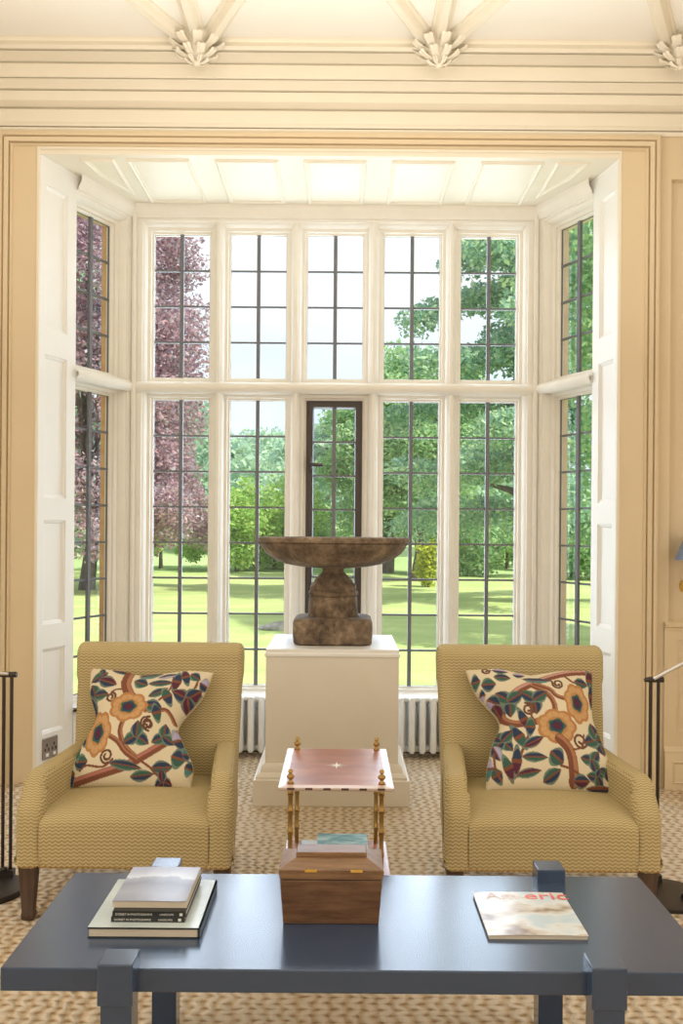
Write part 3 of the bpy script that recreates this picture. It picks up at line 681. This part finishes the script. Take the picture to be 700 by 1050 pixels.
def print_right(p):
    p.leaf(120, 200, 30, 28, 0, GRN, NAVY); p.leaf(65, 180, 18, 32, 0, NAVY, GRN); p.leaf(185, 168, 36, 18, 5, NAVY, GRN); p.leaf(180, 130, 34, 14, 10, LILAC, NAVY); p.leaf(265, 150, 26, 14, 0, LILAC, NAVY); p.tendril(115, 125, 20, 0, 1.2)
    p.stem([(165, 335), (230, 250), (310, 200), (400, 165), (520, 135), (640, 120)], 17, BRN, (.50, .27, .22)); p.leaf(345, 178, 62, 13, 5, NAVY, TEAL)
    p.stem([(315, 205), (370, 240), (400, 290), (400, 340)], 12, BRN, BR2); p.stem([(330, 195), (390, 225), (420, 262), (460, 275)], 10, BRN, BR2); p.stem([(160, 330), (190, 370), (250, 385), (330, 375)], 15, BRN, BR2)
    p.tendril(435, 200, 26, 3.6, 1.5, 5, -1); p.stem([(480, 165), (510, 190), (550, 190)], 5); p.leaf(548, 190, 30, 22, 10, NAVY, GRN); p.leaf(600, 170, 22, 50, 0, MAR, GRN); p.leaf(592, 240, 14, 50, 8, NAVY, MAR)
    p.lobed(205, 280, 60, 3, 90, GRN, NAVY); p.lobed(318, 275, 60, 3, 90, NAVY, GRN); p.leaf(135, 280, 28, 26, 30, NAVY, LILAC); p.leaf(150, 320, 30, 24, 60, MAR, NAVY); p.leaf(90, 245, 12, 22, 0, NAVY, LILAC)
    p.tendril(285, 320, 30, -2, 1.6); p.stem([(300, 300), (295, 350), (310, 380)], 5)
    p.flower(510, 290, 56, 90, .4); p.flower(400, 400, 84, 72)
    p.stem([(405, 455), (440, 490), (455, 540), (455, 620)], 22, BRN, BR2); p.tendril(500, 455, 34, .5, 1.3); p.stem([(520, 430), (505, 480), (465, 495)], 4)
    p.lobed(585, 440, 62, 4, 70, GRN, NAVY); p.lobed(545, 535, 46, 3, 190, GRN, NAVY); p.lobed(560, 600, 40, 3, 190, NAVY, GRN); p.lobed(605, 578, 32, 3, 200, GRN, NAVY)
    p.stem([(300, 380), (270, 440), (230, 520), (210, 600)], 6); p.leaf(260, 365, 18, 46, -20, NAVY, MAR); p.leaf(285, 400, 20, 36, 10, GRN, NAVY); p.leaf(232, 440, 22, 52, -28, NAVY, GRN); p.leaf(290, 465, 44, 18, -22, NAVY, MAR)
    p.leaf(212, 540, 20, 56, 8, NAVY, MAR); p.leaf(175, 565, 20, 50, -18, GRN, MAR); p.leaf(290, 528, 50, 17, 4, NAVY, GRN); p.leaf(260, 588, 50, 15, -8, MAR, GRN)
    p.lobed(160, 450, 52, 4, 50, NAVY, GRN); p.leaf(130, 500, 34, 20, 70, LILAC, NAVY); p.leaf(125, 590, 22, 34, -30, GRN, NAVY); p.leaf(95, 560, 14, 40, 10, LILAC, TEAL); p.stem([(120, 500), (120, 560), (140, 610)], 5)
    p.leaf(385, 530, 32, 34, 40, NAVY, GRN); p.leaf(360, 598, 42, 22, -30, GRN, NAVY); p.stem([(400, 560), (440, 570), (480, 590), (500, 610)], 5); p.leaf(490, 615, 34, 22, 0, NAVY, MAR); p.leaf(575, 640, 60, 10, 0, BRN, NAVY)
def make_pillow(name, left, right, top, bot, k, cx, print_fn, ang, thick):
    n = 190; a = np.linspace(0, 1, n); Ln = resample(left, 12); Rn = resample(right, 12)
    ly, lx = [p[1] for p in Ln], [p[0] for p in Ln]; ry, rx = [p[1] for p in Rn], [p[0] for p in Rn]
    U, V = np.meshgrid(a, a); V = V
    def edge(U, V):
        tY = np.interp(U, [p[0] for p in top], [p[1] for p in top]); bY = np.interp(U, [p[0] for p in bot], [p[1] for p in bot])
        Y = tY + (bY - tY) * V; yl = left[0][1] + (left[-1][1] - left[0][1]) * V; yr = right[0][1] + (right[-1][1] - right[0][1]) * V
        return np.interp(yl, ly, lx) * (1 - U) + np.interp(yr, ry, rx) * U, Y
    X, Y = edge(U, V)
    bz = (4 * U * (1 - U)) ** .42 * (4 * V * (1 - V)) ** .42
    wr = .006 * np.sin(U * 9 + V * 5) * bz + .010 * np.exp(-((U - .5) / .16) ** 2) * np.exp(-V / .25) * -1
    D = thick * bz + wr
    kz = k * .925
    xs = (X - cx) / k; zs = (bot[0][1] - Y) / kz
    fr = np.stack([xs, -D, zs], -1).reshape(-1, 3); bk = np.stack([xs, D * .7, zs], -1).reshape(-1, 3)
    idx = np.arange(n * n).reshape(n, n); q = np.stack([idx[:-1, :-1], idx[1:, :-1], idx[1:, 1:], idx[:-1, 1:]], -1).reshape(-1, 4)
    verts = np.concatenate([fr, bk]); faces = np.concatenate([q, q[:, ::-1] + n * n])
    me = bpy.data.meshes.new(name); me.from_pydata(verts.tolist(), [], faces.tolist())
    p = Paint(X.ravel().copy(), Y.ravel().copy()); print_fn(p)
    c = np.ones((2 * n * n, 4), np.float32); c[:n * n, :3] = p.c; c[n * n:, :3] = np.array(LIN)
    ca = me.color_attributes.new('print', 'FLOAT_COLOR', 'POINT'); ca.data.foreach_set('color', c.ravel())
    import bmesh
    bm = bmesh.new(); bm.from_mesh(me); bmesh.ops.remove_doubles(bm, verts=bm.verts, dist=1e-5); bm.to_mesh(me); bm.free()
    o = link(name, me, M['pillow'], smooth=180); o.rotation_euler = (-math.radians(ang + 13), 0, 0)
    return o
pl = make_pillow('cushion', [(25, 95), (48, 230), (96, 350), (62, 450), (22, 550), (5, 660)], [(648, 112), (605, 240), (505, 380), (530, 460), (590, 570), (592, 668)],
                 [(0, 95), (.2, 108), (.42, 132), (.6, 122), (.8, 108), (1, 112)], [(0, 662), (1, 662)], 4.667 * 268, 325, print_left, 21, .085)
pl.location = (-0.765, 3.455, .385)
tag(pl, 'floral cushion with two orange blooms at its left, on the armchair left of the pedestal', 'cushion', 'floral cushions')
pr = make_pillow('cushion', [(25, 110), (65, 225), (160, 350), (120, 450), (85, 560), (75, 640)], [(625, 110), (606, 220), (590, 340), (612, 440), (640, 560), (650, 655)],
                 [(0, 110), (.25, 105), (.5, 132), (.75, 112), (1, 108)], [(0, 645), (1, 650)], 4.375 * 268, 345, print_right, 21, .085)
pr.location = (0.775, 3.455, .385)
tag(pr, 'floral cushion with orange blooms centre and right, on the armchair right of the pedestal', 'cushion', 'floral cushions')

# ------------------------------------------------------------------ coffee table
TF, TB, TZ = 1.963, 2.513, 0.42
tb = tag(empty('coffee_table', (.05, (TF + TB) / 2, 0)), 'long navy lacquered coffee table with square posts clasping its edges', 'coffee table')
hd = (TB - TF) / 2
MB().box(-.766, .764, -hd, hd, TZ - .05, TZ).build('tabletop', M['navy'], tb, bevel=.003)
for sx in (-.515, .515):
    for sy in (-1, 1):
        ypost = sy * (hd - .004)
        y0, y1 = (ypost - .042, ypost + .034) if sy < 0 else (ypost - .050, ypost + .022)
        x = sx + (0 if sx > 0 else .001)
        MB().box(x - .037, x + .037, y0, y1, TZ - (.062 if sy < 0 else .046), TZ + (.026 if sy < 0 else .036)).build('corner_block', M['navy'], tb, bevel=.003)
        MB().box(x - .031, x + .034, y0 + .006, y1 - .004, 0.0, TZ - (.060 if sy < 0 else .044)).build('leg', M['navy'], tb, bevel=.002)

# books
b = tag(empty('hardback_book', (-.443, 2.256, TZ)), 'large pale blue hardback book lying at the bottom of the stack on the coffee table', 'book')
MB().box(-.125, .122, -.144, .144, .003, .021).build('pages', M['paper'], b)
mb = MB(); mb.box(-.128, .128, -.146, .146, 0, .003); mb.box(.124, .128, -.146, .146, 0, .024)
mb.build('back_cover', M['black_cover'], b)
MB().box(-.128, .128, -.146, .146, .021, .024).build('front_cover', M['album_cover'], b)
MB().box(-.1282, .1282, -.1464, -.1455, .0205, .0243).build('cover_edge', M['black_cover'], b)
def text(body, size, mname, parent, loc, rot, name='lettering', extrude=.0002, sx=1.0):
    c = bpy.data.curves.new(name, 'FONT'); c.body = body; c.size = size; c.extrude = extrude; c.align_x = 'LEFT'
    o = bpy.data.objects.new(name + '_tmp', c); COL.objects.link(o)
    dg = bpy.context.evaluated_depsgraph_get(); me = bpy.data.meshes.new_from_object(o.evaluated_get(dg)); bpy.data.objects.remove(o)
    me.name = name; me.materials.clear(); me.materials.append(M[mname])
    t = bpy.data.objects.new(name, me); COL.objects.link(t); t.parent = parent; t.location = loc; t.rotation_euler = rot; t.scale = (sx, 1, 1); return t
for k, (dx, lab) in enumerate(((0, 'thin black paperback with pale spine lettering, lying directly on the large pale blue book'), (.003, 'thin black paperback with pale spine lettering, lying under the grey landscape book'))):
    b = tag(empty('paperback_book', (-.440 + dx, 2.270, TZ + .024 + k * .0122)), lab, 'book', 'black paperbacks in the stack')
    mb = MB(); mb.box(-.085, .085, -.130, .118, 0, .0012); mb.box(-.085, .085, -.130, .118, .0108, .012); mb.box(-.085, .085, -.1305, -.128, 0, .012)
    cv = mb.build('cover', M['black_cover'], b)
    MB().box(-.083, .083, -.127, .116, .0012, .0108).build('pages', M['paper'], b)
    text('DORSET IN PHOTOGRAPHS', .0068, 'print', cv, (-.078, -.1309, .0036), (PI / 2, 0, 0), sx=1.0); text('LANDSCAPES', .0055, 'print', cv, (.024, -.1309, .004), (PI / 2, 0, 0))
    MB().box(.070, .077, -.1312, -.130, .003, .009).build('spine_mark', M['print'], cv)
b = tag(empty('softcover_book', (-.441, 2.270, TZ + .0485)), 'grey softcover book with a mountain landscape cover, topmost of the coffee table stack', 'book')
mb = MB()
loops = []
for x in np.linspace(-.0865, .0865, 15):
    cz = .0155 + .0012 * math.sin((x + .0865) / .173 * PI) ** 2 + (.0015 if x > .08 else 0); loops.append([(x, -.108, 0), (x, .108, 0), (x, .108, cz - .0008), (x, -.108, cz - .0008)])
mb.loft(loops, True, True, True).build('pages', M['paper'], b, smooth=30)
mb = MB(); mb.loft([[(p[0][0], -.110, p[3][2] + .0002), (p[0][0], .110, p[3][2] + .0002), (p[0][0], .110, p[3][2] + .0012), (p[0][0], -.110, p[3][2] + .0012)] for p in loops], True, True, True)
mb.build('cover', M['landscape_cover'], b, smooth=30)
# magazine
b = tag(empty('magazine', (.458, 2.246, TZ)), 'glossy magazine with red title letters lying at the right of the coffee table', 'magazine')
MB().box(-.113, .113, -.125, .125, 0, .0085).build('pages', M['paper'], b)
mb = MB(); loops = []
for x in np.linspace(-.115, .115, 11):
    z = .0086 + .0016 * math.sin((x + .115) / .23 * PI); loops.append([(x, -.127, z), (x, .127, z), (x, .127, z + .0006), (x, -.127, z + .0006)])
mb.loft(loops, True, True, True); cov = mb.build('cover', M['magazine_cover'], b, smooth=30)
text('eric', .062, 'red_print', cov, (.010, .080, .0112), (0, 0, 0), sx=1.18); text('Am', .062, 'pale_red_print', cov, (-.088, .080, .0110), (0, 0, 0), sx=.95)

# tea caddy
b = tag(empty('tea_caddy', (-.018, 2.258, TZ)), 'small wooden sarcophagus shaped tea caddy standing on the coffee table', 'box')
def rc(hx, hy, z, dy=0): return [(-hx, -hy + dy, z), (hx, -hy + dy, z), (hx, hy + dy, z), (-hx, hy + dy, z)]
MB().loft([rc(.113, .064, 0), rc(.121, .072, .106)], True, True, True).build('body', M['caddy'], b, bevel=.002)
lid = MB().loft([rc(.1215, .0725, .109), rc(.1235, .0745, .130), rc(.123, .074, .131), rc(.086, .030, .146), rc(.083, .028, .147), rc(.083, .028, .1475), rc(.085, .030, .148), rc(.085, .030, .156), rc(.083, .028, .158)], True, True, True).build('lid', M['caddy_light'], b)
MB().loft([rc(.117, .068, .105), rc(.117, .068, .110)], True, True, True).build('lid_seam', M['black_cover'], b)
for x in (-.048, .060): MB().box(x - .014, x + .014, -.0765, -.070, .127, .1325).build('hinge', M['bright_brass'], lid)

# ------------------------------------------------------------------ whatnot side table
ZT = .575; yf = F_PX * (EYE - ZT) / (807 - HOR); yb_ = F_PX * (EYE - ZT) / (766.5 - HOR)
sF = F_PX / yf; hx = 59.5 / sF; yc = (yf + yb_) / 2; hy = (yb_ - yf) / 2
sx0 = (346.5 - 350) / sF
wt = tag(empty('whatnot_table', (sx0, yc, 0)), 'small two tier occasional table with brass bamboo posts between the armchairs', 'side table')
def rr(ix, z): return [(-hx + ix, -hy + ix, z), (hx - ix, -hy + ix, z), (hx - ix, hy - ix, z), (-hx + ix, hy - ix, z)]
mb = MB().loft([rr(.004, ZT - .014), rr(0, ZT - .010), rr(.0, ZT - .004), rr(.022, ZT)], True, True, False); te_ = mb.build('top_edge', M['banding'], wt)
ins = .022
tp_ = MB().loft([rr(.022, ZT - .002), rr(.022, ZT + .0002), rr(.0225, ZT + .0004)], True, False, True).build('top', M['veneer'], wt)
for k in range(6):
    x = -hx * .78 + k * hx * 1.56 / 5; MB().box(x - .011, x + .011, -hy - .0006, -hy + .002, ZT - .0102, ZT - .0038).build('dark_inlay', M['dark_band'], te_)
mb = MB(); v = [(0, 0, ZT + .0012)]
for k in range(16):
    r = (.046 if k % 4 == 0 else .030) if k % 2 == 0 else .009; v.append((r * math.cos(k * PI / 8), r * 1.1 * math.sin(k * PI / 8), ZT + .0008))
mb.add(v, [(0, 1 + k, 1 + (k + 1) % 16) for k in range(16)]).build('star_inlay', M['print'], tp_)
SZ = .245
mb = MB().loft([rr(.004, SZ - .016), rr(0, SZ - .010), rr(0, SZ - .004), rr(.010, SZ)], True, True, True); mb.build('shelf', M['veneer'], wt)
for sx in (-1, 1):
    for sy in (-1, 1):
        px, py = sx * (hx - .036), sy * (hy - .035); pr_ = []
        nodes = [.04, .12, .19, .30, .36, .425, .49, .545]
        z = 0.0; prof = [(.010, 0), (.013, .004), (.013, .012), (.007, .02)]
        for nz_ in nodes: prof += [(.0068, nz_ - .010), (.0092, nz_ - .005), (.0092, nz_ - .002), (.0060, nz_), (.0092, nz_ + .002), (.0092, nz_ + .005), (.0068, nz_ + .010)]
        prof += [(.0068, ZT - .012)]
        MB().lathe(prof, 14, (px, py, 0)).build('post', M['brass'], wt, smooth=50)
        MB().lathe([(.010, 0), (.011, .003), (.006, .007), (.005, .012), (.011, .018), (.0125, .022), (.010, .026), (.005, .029), (.004, .032), (.008, .036), (.007, .042), (.003, .045), (.001, .0455)], 16, (px, py, ZT)).build('finial', M['brass'], wt, smooth=50)
b = tag(empty('hardback_book', (sx0 - .012, yc + .055, SZ)), 'pale blue and white book under the sea blue book on the occasional table shelf', 'book')
MB().box(-.110, .110, -.15, .15, .002, .012).build('pages', M['paper'], b)
mb = MB(); mb.box(-.113, .113, -.152, .152, 0, .002); mb.box(-.113, .113, -.152, .152, .012, .014); mb.box(-.113, -.110, -.152, .152, 0, .014); mb.build('cover', M['blue_white_cover'], b)
b = tag(empty('hardback_book', (sx0 + .022, yc + .085, SZ + .014)), 'sea blue book lying on top of another on the occasional table shelf', 'book')
MB().box(-.083, .083, -.118, .118, .002, .022).build('pages', M['paper'], b)
mb = MB(); mb.box(-.086, .086, -.12, .12, 0, .002); mb.box(-.086, .086, -.12, .12, .022, .024); mb.box(-.086, .086, -.1205, -.117, 0, .024); mb.build('cover', M['blue_cover'], b)

# ------------------------------------------------------------------ floor lamps
def make_lamp(s, label):
    lx = 1.205 if s > 0 else -1.315
    l = tag(empty('floor_lamp', (lx, 3.44, 0)), label, 'floor lamp', 'pharmacy floor lamps')
    MB().lathe([(.148, 0), (.150, .004), (.150, .014), (.144, .020), (.06, .022), (.01, .022)], 48).build('base', M['bronze'], l, smooth=40)
    px = .0 if s > 0 else .04; ptop = .795
    for dx in (-.015, .015):
        MB().tube([(px + dx, .115, .02), (px + dx, .115, ptop)], .0065, 12).build('pole', M['bronze'], l, smooth=60)
    MB().box(px - .030, px + .030, .098, .132, .018, .046).lathe([(.012, .0), (.012, .012), (.006, .016)], 12, (px + .0, .09, .046)).build('pole_bracket', M['bronze'], l, bevel=.003)
    MB().lathe([(.009, .0), (.012, .004), (.012, .014), (.008, .02), (.002, .022)], 14, (px + .055 * s, -.06 if s > 0 else -.02, .021)).build('switch_knob', M['bronze'], l, smooth=50)
    MB().tube([(px - .040, .115, ptop - .006), (px - .02, .115, ptop - .004), (px + .034, .115, ptop - .004)], [.006, .011, .011], 12).build('pivot', M['bronze'], l, smooth=60)
    end = (px + .62 * s, .02, ptop + (.36 if s > 0 else .05)); st_ = (px - .006 * s, .105, ptop)
    MB().tube([st_, end], .0062, 12).build('arm', M['steel'], l, smooth=60)
    hx_, hy_, hz_ = end
    MB().lathe([(.018, .05), (.03, .045), (.055, .02), (.075, -.02), (.082, -.055), (.079, -.055), (.072, -.02), (.052, .016), (.02, .038)], 32, (hx_ + .05 * s, hy_, hz_), cap=False).tube([(hx_, hy_, hz_), (hx_ + .05 * s, hy_, hz_ + .05)], .009, 10).build('lamp_shade', M['bronze'], l, smooth=60)
make_lamp(-1, 'dark bronze twin pole floor lamp at the left picture edge beside the armchair')
make_lamp(1, 'dark bronze twin pole floor lamp right of the armchair, silver arm rising to the right')

# sconce on the right wall
w = tag(empty('wall_sconce', (1.90, WY, 1.05)), 'brass wall sconce with a blue grey shade at the right picture edge', 'wall lamp')
bp = MB().lathe([(.045, .0), (.045, .008), (.03, .014), (.012, .018)], 24).build('backplate', M['bright_brass'], w, smooth=50); bp.rotation_euler = (PI / 2, 0, 0); bp.location = (0.02, .034, .03)
MB().tube([(.02, .02, .03), (.02, -.10, .03)], .008, 12).tube([(-.125, -.10, .03), (.03, -.10, .03)], .008, 12).tube([(.0, -.10, .03), (.0, -.10, .12)], .006, 10).build('arm', M['bright_brass'], w, smooth=60)
MB().lathe([(.004, -.004), (.030, -.002), (.031, 0), (.030, .002), (.004, .004)], 20).build('arm_finial', M['bright_brass'], w, smooth=60); bp.rotation_euler = (PI / 2, 0, 0)
fn = [o for o in COL.objects if o.name.startswith('arm_finial')][0]; fn.rotation_euler = (0, PI / 2, 0); fn.location = (-.128, -.10, .03)
MB().lathe([(.125, .165), (.07, .30), (.068, .30), (.122, .165)], 40, (-.035, -.10, 0), cap=False).build('shade', M['shade'], w, smooth=60)

# ------------------------------------------------------------------ garden
GZ = -0.6
struct(MB().add([(-60, 5.9, GZ), (60, 5.9, GZ), (60, 44, GZ), (-60, 44, GZ)], [(0, 1, 2, 3)]).build('lawn', M['lawn']))
def hz(x, y): t = min(1, max(0, (y - 42) / 115)); return GZ - .02 + 6.0 * t * t * (3 - 2 * t) + 1.2 * math.sin(x * .05 + 1) * t
xs = np.linspace(-120, 120, 41); ys = np.linspace(42, 240, 34); mb = MB()
mb.loft([[(x, y, hz(x, y)) for x in xs] for y in ys], closed=False)
struct(mb.build('hill', M['hill'], smooth=180))
def leaves_mesh(name, cent, rad, per, size, flat=1.0, droop=0.0):
    n = len(cent) * per; C = np.repeat(np.asarray(cent), per, 0); Rr = np.repeat(np.asarray(rad), per)
    d = RNG.normal(size=(n, 3)); d /= np.linalg.norm(d, axis=1, keepdims=True); r = RNG.random(n) ** .45
    P = C + d * (Rr * r)[:, None] * np.array([1, 1, flat])
    P[:, 2] -= droop * (r * Rr) ** 1.2
    a = RNG.normal(size=(n, 3)) * np.array([1, 1, .7]); a /= np.linalg.norm(a, axis=1, keepdims=True)
    b = np.cross(a, RNG.normal(size=(n, 3))); b /= np.linalg.norm(b, axis=1, keepdims=True)
    sz = size * (.6 + .8 * RNG.random(n))[:, None]; a = a * sz; b = b * sz * .55
    V = np.stack([P - a, P + b - a * .1, P + a, P - b - a * .1], 1).reshape(-1, 3)
    me = bpy.data.meshes.new(name); me.vertices.add(4 * n); me.vertices.foreach_set('co', V.ravel().astype(np.float32))
    me.loops.add(4 * n); me.loops.foreach_set('vertex_index', np.arange(4 * n, dtype=np.int32)); me.polygons.add(n)
    me.polygons.foreach_set('loop_start', np.arange(0, 4 * n, 4, dtype=np.int32)); me.update(calc_edges=True); return me
def shell(n, rx, ry, rz, zc, lo=.55):
    d = RNG.normal(size=(n, 3)); d /= np.linalg.norm(d, axis=1, keepdims=True); r = lo + (1 - lo) * RNG.random(n) ** .6
    return d * r[:, None] * np.array([rx, ry, rz]) + np.array([0, 0, zc])
def trunk(h, r, branches, parent):
    mb = MB().tube([(0, 0, -.3), (.02 * h, 0, .15 * h), (-.01 * h, .01 * h, .5 * h), (0, 0, h)], [r * 1.4, r, r * .75, r * .25], 12)
    for b_ in branches: mb.tube([(0, 0, b_[0]), (b_[1] * .5, b_[2] * .5, b_[0] + (b_[3] - b_[0]) * .65), (b_[1], b_[2], b_[3])], [r * .45, r * .28, r * .1], 8)
    mb.build('trunk', M['bark'], parent, smooth=60)
def tree(name, loc, label, cent, rad, per, size, m, h, r, br=(), group=None, flat=1.0, droop=0.0):
    t = tag(empty(name, loc), label, 'tree', group); trunk(h, r, br, t)
    link('foliage', leaves_mesh('foliage', cent, rad, per, size, flat, droop), m, t); return t
def px(x, d): return (x - 350) / F_PX * d
# copper beech
d = 30.0; c = shell(190, 4.0, 4.0, 7.0, 7.2, .5); rad = .7 + .5 * RNG.random(190)
k = (c[:, 2] > 1.7) & (c[:, 2] > 1.7 + .5 * (3.2 - np.hypot(c[:, 0], c[:, 1])) * (c[:, 0] < 1)); c, rad = c[k], rad[k]
skirt = np.stack([RNG.uniform(.6, 3.9, 26), RNG.uniform(-3, 2, 26), RNG.uniform(1.3, 4.2, 26)], -1); c = np.concatenate([c, skirt]); rad = np.concatenate([rad, .55 + .35 * RNG.random(26)])
br = [(2.5 + .5 * i, 3 * math.cos(i * 2.4), 3 * math.sin(i * 2.4), 6 + .8 * i) for i in range(8)]
tree('copper_beech', (px(88, d), d, GZ), 'tall copper beech with purple red leaves at the left of the lawn', c, rad, 620, .072, M['beech'], 11, .20, br)
# dark conifers behind the beech
d = 40.0
for x, lab in ((60, 'blue green conifer behind the copper beech'),):
    z = RNG.random(90) ** .8; a = RNG.random(90) * 2 * PI; R_ = 4.2 * (1 - z) ** .7 + .3
    tree('conifer', (px(x, d), d, GZ), lab, np.stack([R_ * np.cos(a), R_ * np.sin(a), 1 + 14 * z], -1), .7 + .5 * RNG.random(90), 200, .15, M['cedar'], 14, .35, flat=.6)
# cedar at the right
d = 26.0; cs, rs = [], []
for i in range(34):
    z = 2.3 + 12.0 * (i / 33) ** .95; R_ = 4.3 * (1 - ((z - 2) / 14) ** 2) * (.75 + .35 * RNG.random()) ; a = i * 2.4
    for t in np.linspace(.18, 1, 6): cs.append((R_ * t * math.cos(a + .1 * RNG.normal()), R_ * t * math.sin(a + .1 * RNG.normal()), z - .35 * t * t + .15 * RNG.normal())); rs.append(.62 + .35 * RNG.random())
br = [(2 + .8 * i, 1.7 * math.cos(i * 2.4), 1.7 * math.sin(i * 2.4), 2.6 + .8 * i) for i in range(12)]
tree('cedar_tree', (px(548, d), d, GZ), 'large dark green cedar spreading over the lawn at the right', np.array(cs), np.array(rs), 480, .078, M['cedar'], 13, .34, br, flat=.62, droop=.2)
# tree left of the cedar, seen through the fourth light
d = 37.0; c = shell(85, 2.4, 2.4, 3.6, 5.6, .45); tree('broadleaf_tree', (px(428, d), d, GZ), 'bushy green tree standing just left of the cedar', c, .7 + .4 * RNG.random(85), 420, .10, M['oak'], 7.5, .25)
d = 44.0; c = shell(90, 3.0, 3.0, 3.8, 5.6, .45); tree('broadleaf_tree', (px(375, d) + 1.0, d, GZ), 'dense green tree at the lawn edge behind the tazza', c, .7 + .4 * RNG.random(90), 380, .105, M['oak'], 7, .25)
# right wing trees
d = 16.0; c = shell(100, 2.5, 2.5, 4.6, 6.2, .45); tree('broadleaf_tree', (px(718, d), d, GZ), 'tall green tree seen through the right hand canted window', c, .6 + .4 * RNG.random(100), 480, .075, M['oak'], 9, .3)
# bright shrubs at the lawn edge
for x, d, rx, h, m, nm, lab in ((243, 44, 2.2, 3.6, 'lime', 'shrub', 'bright lime green shrub at the lawn edge below the wooded hill'), (282, 46, 2.4, 5.0, 'lime', 'shrub', 'tall bright green bush at the lawn edge left of the tazza'),
                            (312, 50, 2.6, 4.4, 'oak', 'shrub', 'round green bush behind the tazza'), (441, 33, .32, 1.7, 'yellow_leaf', 'shrub', 'small yellow green shrub on the lawn left of the cedar'), (478, 42, 2.0, 3.4, 'oak', 'shrub', 'dark green bush beyond the cedar'),
                            (165, 46, 3.0, 3.4, 'lime', 'shrub', 'low light green bush beyond the copper beech'), (520, 48, 3.5, 3.6, 'lime', 'shrub', 'wide light green bush beyond the cedar trunk'), (590, 40, 2.5, 3.5, 'oak', 'shrub', 'green bush behind the right hand canted window')):
    c = shell(36, rx, rx, h * .42, h * .5, .4); t = tag(empty(nm, (px(x, d), d, GZ)), lab, 'shrub')
    MB().tube([(0, 0, -.2), (0, 0, h * .5)], [.12, .05], 8).build('stem', M['bark'], t)
    link('foliage', leaves_mesh('foliage', c, .28 * h * (.5 + .4 * RNG.random(36)), (260 if rx > .5 else 70), (.11 if rx > .5 else .085)), M[m], t)
# wooded hillside
protos = []
for i in range(3):
    c = shell(46, 3.6, 3.6, 3.6, 5.6, .6); t = empty('woodland_tree', (0, 0, 0)); trunk(6, .3, (), t)
    link('foliage', leaves_mesh('foliage', c, 1.0 + .6 * RNG.random(46), 60, .34), M['hill_leaf'], t); protos.append(t)
used = set(); cnt = 0
for d, step in ((58, 6.2), (74, 6.6), (92, 7.0), (112, 7.4), (134, 8.0), (158, 8.6)):
    x = -.29 * d; 
    while x < .20 * d:
        i = cnt % 3; o = protos[i] if i not in used else copy_tree(protos[i]); used.add(i); cnt += 1
        yy = d + RNG.normal() * 3; xx = x + RNG.normal() * 1.2; sc_ = .75 + .35 * RNG.random() + (0.15 if d > 100 else 0)
        o.location = (xx, yy, hz(xx, yy)); o.rotation_euler = (0, 0, RNG.random() * 6); o.scale = (sc_, sc_, sc_ * (.9 + .25 * RNG.random()))
        tag(o, 'rounded green tree in the woodland covering the far hillside', 'tree', 'trees of the wooded hillside'); x += step
# weathered stone on the lawn
d = 18.3; mb = MB()
mb.lathe([(.02, -.06), (.30, -.05), (.34, .04), (.29, .10), (.18, .135), (.02, .15)], 14)
mb.v = [(x * (1 + .18 * math.sin(5 * y + 2 * x)), y * .6, z * (1 + .3 * math.sin(7 * x))) for x, y, z in mb.v]
tag(mb.build('lawn_stone', M['rock'], smooth=40, loc=(px(281, d), d, GZ)), 'low grey weathered stone lying on the lawn left of the tazza', 'stone')
